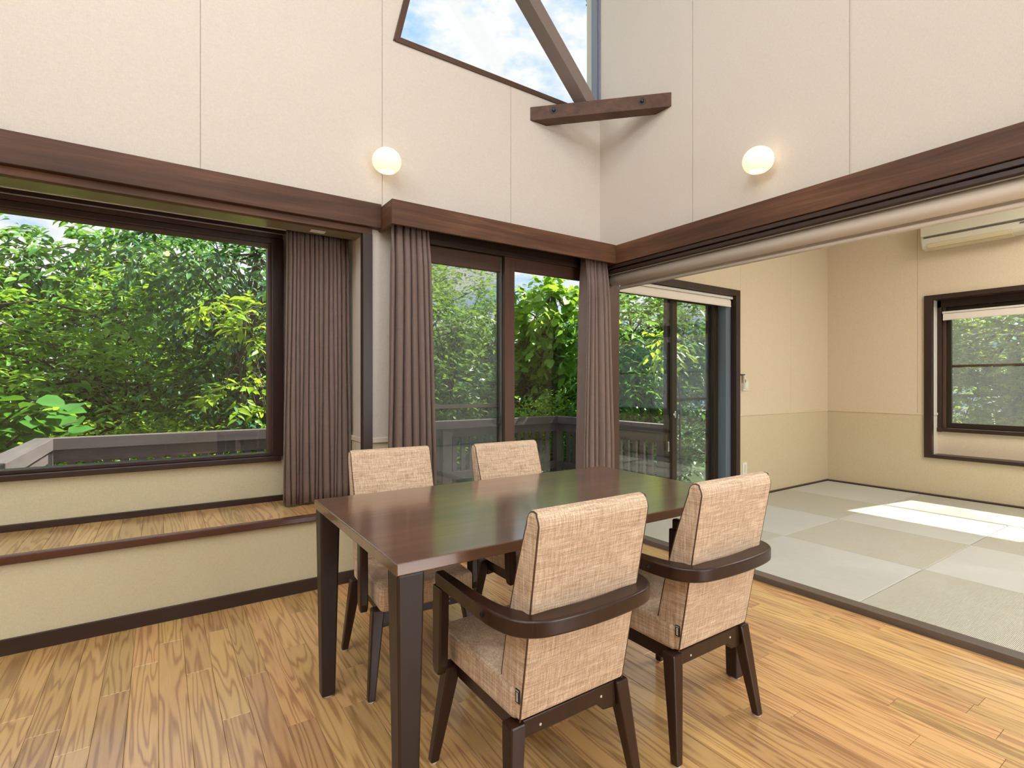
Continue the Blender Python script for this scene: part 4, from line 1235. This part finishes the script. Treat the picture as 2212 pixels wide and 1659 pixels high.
G_BRIGHT = leaf_mat('leaf_fresh_green', [(0.0, (0.030, 0.105, 0.014)), (0.45, (0.115, 0.29, 0.022)), (1.0, (0.34, 0.54, 0.045))], 0.45)
G_MID = leaf_mat('leaf_mid_green', [(0.0, (0.024, 0.085, 0.022)), (0.5, (0.070, 0.21, 0.034)), (1.0, (0.20, 0.38, 0.05))], 0.38, (0.30, 0.50, 0.05))
G_DARK = leaf_mat('leaf_deep_green', [(0.0, (0.018, 0.060, 0.028)), (0.5, (0.040, 0.130, 0.045)), (1.0, (0.11, 0.25, 0.055))], 0.30, (0.20, 0.40, 0.05))
G_LIME = leaf_mat('leaf_lime', [(0.0, (0.06, 0.17, 0.012)), (0.5, (0.20, 0.36, 0.022)), (1.0, (0.42, 0.55, 0.045))], 0.45, (0.6, 0.7, 0.05))
G_BIG = leaf_mat('leaf_broad_green', [(0.0, (0.022, 0.095, 0.016)), (0.5, (0.050, 0.17, 0.022)), (1.0, (0.12, 0.27, 0.032))], 0.35, (0.22, 0.42, 0.03))
GT = 'trees in the garden'

plant('tree', 'fresh green tree filling the left half of the alcove window', 'tree', (-1.1, 9.0, -0.6),
      [(-1.8, 9.2, 0.9, 1.5, 1.2, 1.3), (-0.4, 8.6, 0.7, 1.2, 1.0, 1.2), (-0.1, 9.2, 1.9, 1.1, 1.0, 0.9), (-2.4, 9.8, 2.0, 1.0, 1.0, 0.7), (0.6, 9.4, 0.6, 1.0, 1.0, 1.2)],
      G_BRIGHT, LEAF_POINT, 0.13, 2100, 8, 0.42, 0.25, GT,
      [[(-1.1, 9.0, -0.6), (-1.0, 9.0, 0.4), (-0.6, 9.1, 1.2), (-0.4, 9.1, 2.0)], [(-1.1, 9.0, -0.2), (-1.7, 9.1, 0.6), (-2.2, 9.3, 1.4)], [(-1.1, 9.0, 0.1), (-0.4, 8.8, 0.7), (0.4, 8.9, 1.1)]], 0.07)
plant('tree', 'slender tree with drooping narrow leaves against the sky in the alcove window', 'tree', (-2.4, 10.5, -0.5),
      [(-2.0, 10.4, 2.9, 1.1, 0.8, 0.7), (-1.0, 10.6, 3.0, 0.9, 0.8, 0.7), (-2.6, 10.8, 2.1, 1.2, 0.9, 0.9), (0.0, 10.7, 3.2, 1.0, 0.8, 0.8), (-0.6, 10.6, 2.2, 1.2, 0.8, 0.6)],
      G_MID, LEAF_POINT, 0.17, 680, 9, 0.5, 0.6, GT,
      [[(-2.4, 10.5, -0.5), (-2.2, 10.5, 1.2), (-1.9, 10.5, 2.4)], [(-2.3, 10.5, 0.6), (-1.4, 10.5, 1.9), (-0.9, 10.6, 2.8)], [(-2.3, 10.5, 0.8), (-0.9, 10.6, 2.1), (0.1, 10.7, 3.1)]], 0.06, 0.2)
plant('tree', 'dark vine-hung tree behind the right part of the alcove window', 'tree', (1.15, 7.6, -0.6),
      [(1.2, 7.8, 2.4, 1.0, 0.8, 0.9), (0.9, 7.9, 1.2, 0.8, 0.7, 0.9), (1.5, 7.6, 0.4, 0.9, 0.7, 0.8), (0.4, 8.2, 2.9, 0.9, 0.8, 0.6), (1.9, 8.0, 1.6, 0.8, 0.8, 1.0)],
      G_DARK, LEAF_POINT, 0.13, 1150, 8, 0.42, 0.5, GT,
      [[(1.15, 7.6, -0.6), (1.1, 7.7, 0.6), (1.0, 7.7, 1.8), (1.1, 7.7, 2.9)], [(0.85, 7.7, -0.6), (0.9, 7.8, 0.8), (0.75, 7.8, 2.2)], [(1.4, 7.5, -0.6), (1.35, 7.6, 1.0), (1.5, 7.6, 2.6)]], 0.06)
plant('tree', 'yellow-green sprays of young leaves near the top of the alcove window', 'tree', (0.75, 6.6, -0.6),
      [(0.62, 6.5, 1.95, 0.30, 0.25, 0.12), (0.98, 6.7, 1.95, 0.35, 0.25, 0.16), (0.85, 6.6, 1.72, 0.28, 0.22, 0.12), (0.75, 6.6, 1.05, 0.35, 0.3, 0.12), (1.1, 6.6, 0.75, 0.2, 0.2, 0.12)],
      G_LIME, LEAF_POINT, 0.14, 75, 7, 0.22, 0.35, GT,
      [[(0.75, 6.6, -0.6), (0.8, 6.6, 0.6), (0.75, 6.6, 1.4), (0.8, 6.6, 1.95)]], 0.02)
plant('shrub', 'sunny yellow-green shrub just beyond the left deck railing', 'shrub', (-0.1, 7.2, -0.6),
      [(-0.2, 7.2, 0.15, 0.9, 0.5, 0.55), (0.35, 7.3, 0.1, 0.6, 0.5, 0.5)], G_LIME, LEAF_SMALL, 0.075, 700, 8, 0.25, 0.1, None,
      [[(-0.1, 7.2, -0.6), (-0.15, 7.2, 0.0), (-0.2, 7.2, 0.4)]], 0.02)
plant('tree', 'light green tree with narrow leaves behind the left door pane', 'tree', (3.6, 7.8, -0.6),
      [(3.5, 7.9, 2.0, 0.9, 0.8, 0.9), (4.1, 7.6, 1.1, 0.8, 0.7, 0.8), (3.1, 8.0, 0.9, 0.8, 0.7, 0.8), (4.3, 8.2, 2.5, 0.8, 0.7, 0.8), (3.3, 8.3, 2.8, 0.9, 0.7, 0.7), (3.6, 7.6, 0.2, 0.9, 0.7, 0.5)],
      G_BRIGHT, LEAF_POINT, 0.10, 1700, 8, 0.36, 0.2, GT,
      [[(3.6, 7.8, -0.6), (3.6, 7.8, 0.6), (3.5, 7.9, 1.8), (3.5, 7.9, 2.6)], [(3.6, 7.8, 0.3), (4.0, 7.7, 1.1), (4.3, 7.9, 2.1)]], 0.05)
plant('tree', 'round-leaved tree behind the right door pane', 'tree', (6.0, 7.4, -0.6),
      [(5.75, 7.3, 2.5, 0.75, 0.6, 0.55), (6.2, 7.2, 1.9, 0.7, 0.6, 0.6), (5.7, 7.5, 1.7, 0.5, 0.5, 0.5)],
      G_BRIGHT, LEAF_ROUND, 0.15, 330, 7, 0.32, 0.7, GT,
      [[(6.0, 7.4, -0.6), (5.95, 7.4, 0.8), (5.85, 7.4, 2.0), (5.8, 7.3, 2.8)]], 0.05)
plant('tree', 'shaded blue-green round-leaved thicket below the round-leaved tree', 'tree', (6.2, 7.9, -0.6),
      [(6.1, 7.9, 0.9, 1.1, 0.6, 0.7), (5.6, 7.8, 0.3, 0.7, 0.5, 0.7)], G_DARK, LEAF_ROUND, 0.17, 420, 7, 0.32, 0.7, GT,
      [[(6.2, 7.9, -0.6), (6.1, 7.9, 0.3), (6.1, 7.9, 1.2)]], 0.04)
plant('shrub', 'bright green bush with small leaves behind the deck railing corner', 'shrub', (4.75, 6.0, -0.6),
      [(4.7, 6.0, 0.55, 0.42, 0.35, 0.42), (4.95, 6.05, 0.25, 0.42, 0.4, 0.55), (4.3, 6.1, 0.3, 0.5, 0.35, 0.45)], G_BRIGHT, LEAF_SMALL, 0.065, 620, 9, 0.24, 0.0, None,
      [[(4.75, 6.0, -0.6), (4.75, 6.0, 0.1), (4.7, 6.0, 0.6)]], 0.02)
plant('tree', 'leafy tree seen through the left pane of the tatami room window', 'tree', (6.2, 5.6, -0.6),
      [(6.0, 5.6, 2.0, 0.9, 0.6, 0.75), (6.6, 5.7, 1.3, 0.8, 0.6, 0.6), (5.6, 5.5, 1.3, 0.6, 0.5, 0.5), (7.4, 5.6, 2.0, 0.9, 0.6, 0.6)],
      G_MID, LEAF_POINT, 0.14, 720, 8, 0.36, 0.35, GT,
      [[(6.2, 5.6, -0.6), (6.2, 5.6, 0.7), (6.0, 5.6, 1.9)], [(6.5, 5.7, -0.6), (6.6, 5.7, 1.2)], [(6.2, 5.6, 0.9), (7.2, 5.6, 1.9)]], 0.05)
plant('shrub', 'dark evergreen shrubs low behind the tatami room window', 'shrub', (6.6, 6.3, -0.6),
      [(6.2, 6.3, 0.1, 0.9, 0.5, 0.75), (7.5, 6.2, 0.2, 1.0, 0.5, 0.8)], G_DARK, LEAF_SMALL, 0.09, 900, 9, 0.28, 0.1, None,
      [[(6.6, 6.3, -0.6), (6.6, 6.3, 0.3)]], 0.03)
plant('tree', 'lime green sprig catching the sun in the right pane of the tatami room window', 'tree', (6.0, 4.7, -0.6),
      [(5.55, 4.55, 1.66, 0.26, 0.16, 0.12), (5.75, 4.6, 1.5, 0.2, 0.15, 0.12)], G_LIME, LEAF_POINT, 0.13, 26, 6, 0.2, 0.5, GT,
      [[(6.0, 4.7, -0.6), (6.0, 4.7, 1.0), (5.7, 4.6, 1.6)]], 0.016)
plant('hedge', 'tall hedge beyond the boxed window of the tatami room', 'hedge', (10.6, 2.2, -0.6),
      [(10.6, 1.3, 0.9, 0.9, 1.1, 1.3), (10.8, 3.1, 1.0, 0.9, 1.2, 1.4), (10.5, 2.3, 1.75, 0.7, 0.9, 0.6), (10.6, 3.6, 1.9, 0.7, 0.8, 0.6), (10.7, 4.6, 1.0, 0.8, 0.9, 1.3)], G_LIME, LEAF_SMALL, 0.12, 2900, 9, 0.32, 0.1, None,
      [[(10.6, 2.2, -0.6), (10.6, 2.2, 1.0), (10.6, 2.2, 2.0)]], 0.05)
plant('shrub', 'low shrubs under the hedge beyond the boxed window', 'shrub', (9.0, 2.2, -0.6),
      [(9.0, 1.6, 0.0, 0.4, 0.6, 0.55), (9.1, 2.7, 0.0, 0.4, 0.7, 0.5)], G_LIME, LEAF_SMALL, 0.09, 330, 8, 0.25, 0.1, None,
      [[(9.0, 2.2, -0.6), (9.0, 2.2, 0.1)]], 0.02)
# row of big trees closing the view behind
far_specs = [(-4.5, 14, 1.0, 2.2), (-1.6, 14.5, 0.6, 1.9), (1.2, 13.5, 1.6, 2.2), (3.6, 13.2, 1.7, 2.2), (6.2, 12.5, 1.7, 2.2), (8.6, 11.5, 1.8, 2.3), (10.8, 10.0, 1.8, 2.2), (12.6, 8.0, 1.8, 2.2), (2.4, 10.6, 0.5, 1.5), (5.0, 10.2, 0.8, 1.6), (8.2, 8.2, 0.8, 1.5), (15.5, 2.8, 0.6, 2.0)]
far_lab = ['distant tree beyond the far left edge of the alcove window', 'low distant trees under the sky in the alcove window', 'distant tree closing the view right of the alcove window', 'distant tree behind the left door pane', 'tall distant tree behind the right door pane', 'distant tree between the door and the tatami room window', 'distant tree behind the tatami room window', 'distant tree right of the tatami room window', 'mid-distance tree between alcove window and door', 'mid-distance dark tree behind the round-leaved tree', 'mid-distance tree behind the tatami room window shrubs', 'big dark tree standing behind the hedge of the boxed window']
for (fx, fy, fz, fr), lab in zip(far_specs, far_lab):
    plant('tree', lab, 'tree', (fx, fy, -0.6),
          [(fx, fy, fz, fr * 0.85, 0.9 if fx < 13 else 2.4, fr * 0.9), (fx - fr * 0.5, fy + 0.3, fz - 0.7, fr * 0.7, 0.8, fr * 0.6), (fx + fr * 0.55, fy + 0.2, fz - 0.5, fr * 0.7, 0.8, fr * 0.7)],
          G_DARK if fy < 12 else G_MID, LEAF_SMALL, 0.19, 900, 8, 0.5, 0.3, GT,
          [[(fx, fy, -0.6), (fx + 0.1, fy, fz * 0.5), (fx, fy, fz + 0.6)]], 0.11, 0.35)

# large single leaves on the branch nearest to the alcove window
br = thing('branch', 'branch of big round leaves reaching over the left deck railing', 'branch', (-1.35, 6.15, -0.6))
MB().tube([(-1.5, 6.2, -0.6), (-1.4, 6.15, 0.2), (-1.2, 6.1, 0.75), (-0.9, 6.0, 1.0)], [0.022, 0.018, 0.012, 0.006], 7).tube([(-1.4, 6.15, 0.3), (-1.0, 6.05, 0.7), (-0.6, 5.95, 0.82)], [0.014, 0.009, 0.005], 6).tube([(-1.3, 6.1, 0.6), (-1.4, 6.05, 0.95), (-1.4, 6.0, 1.15)], [0.012, 0.008, 0.005], 6).build('stem', BARK, br, smooth=True)
lr = random.Random(21)
tv, tf = LEAF_ROUND
lm = leaf_mesh('leaf', np.zeros((1, 3)), np.array([[0, 1.0, 0]]), np.array([[0, 0, 1.0]]), np.array([1.0]), LEAF_ROUND, G_BIG)
for k in range(84):
    c = lr.choice([(-1.0, 6.0, 0.90, 0.42, 0.20), (-1.2, 6.05, 0.95, 0.35, 0.30), (-0.8, 5.95, 0.82, 0.3, 0.12), (-1.1, 6.05, 0.62, 0.35, 0.28)])
    p = Vector((c[0] + lr.uniform(-1, 1) * c[3], c[1] + lr.uniform(-0.2, 0.2), c[2] + lr.uniform(-1, 1) * c[4]))
    o = bpy.data.objects.new('leaf', lm); COL.objects.link(o); o.parent = br
    o.location = p - PLOC[br.name]
    s = lr.uniform(0.13, 0.21)
    o.scale = (s, s, s)
    o.rotation_euler = (lr.uniform(-0.9, 0.2) , lr.uniform(-0.5, 0.5), lr.uniform(0, 6.28))

# television antenna outside, in the upper corner of the clerestory
an = thing('tv_antenna', 'small television antenna against the sky at the edge of the clerestory', 'antenna', (8.2, 8.0, -0.6))
MB().tube([(7.257, 8.0, 8.927), (8.2, 8.0, 9.50)], 0.020, 8).build('boom', ALU_BLUE, an)
MB().tube([(7.205, 7.99, 9.09), (7.346, 8.01, 8.877)], 0.010, 6).build('element', ALU_BLUE, an)
MB().tube([(7.68, 7.97, 9.36), (7.84, 8.03, 9.14)], 0.010, 6).build('element', ALU_BLUE, an)
MB().tube([(8.2, 8.0, -0.6), (8.2, 8.0, 9.8)], 0.024, 8).build('mast', ALU_BLUE, an)

# bare warm bulb hanging behind the camera; the alcove glass mirrors it
pl = thing('pendant_lamp', 'small warm bulb hanging on a cord, mirrored in the alcove window glass', 'pendant lamp', (0.085, -1.0, 2.816))
MB().lathe([(0.0005, -0.034), (0.020, -0.024), (0.027, 0.0), (0.020, 0.022), (0.013, 0.036)], (0.085, -1.0, 2.850), 'z', 20).build('bulb', plain('warm_bulb', (1, 0.9, 0.7), 0.4, emis=(1.0, 0.62, 0.25), estr=26.0), pl, smooth=True)
MB().tube([(0.085, -1.0, 2.884), (0.085, -1.0, 2.935)], 0.017, 14).build('socket', BLACK, pl)
MB().tube([(0.085, -1.0, 2.935), (0.085, -1.0, CEILZ)], 0.003, 6).build('cord', BLACK, pl)
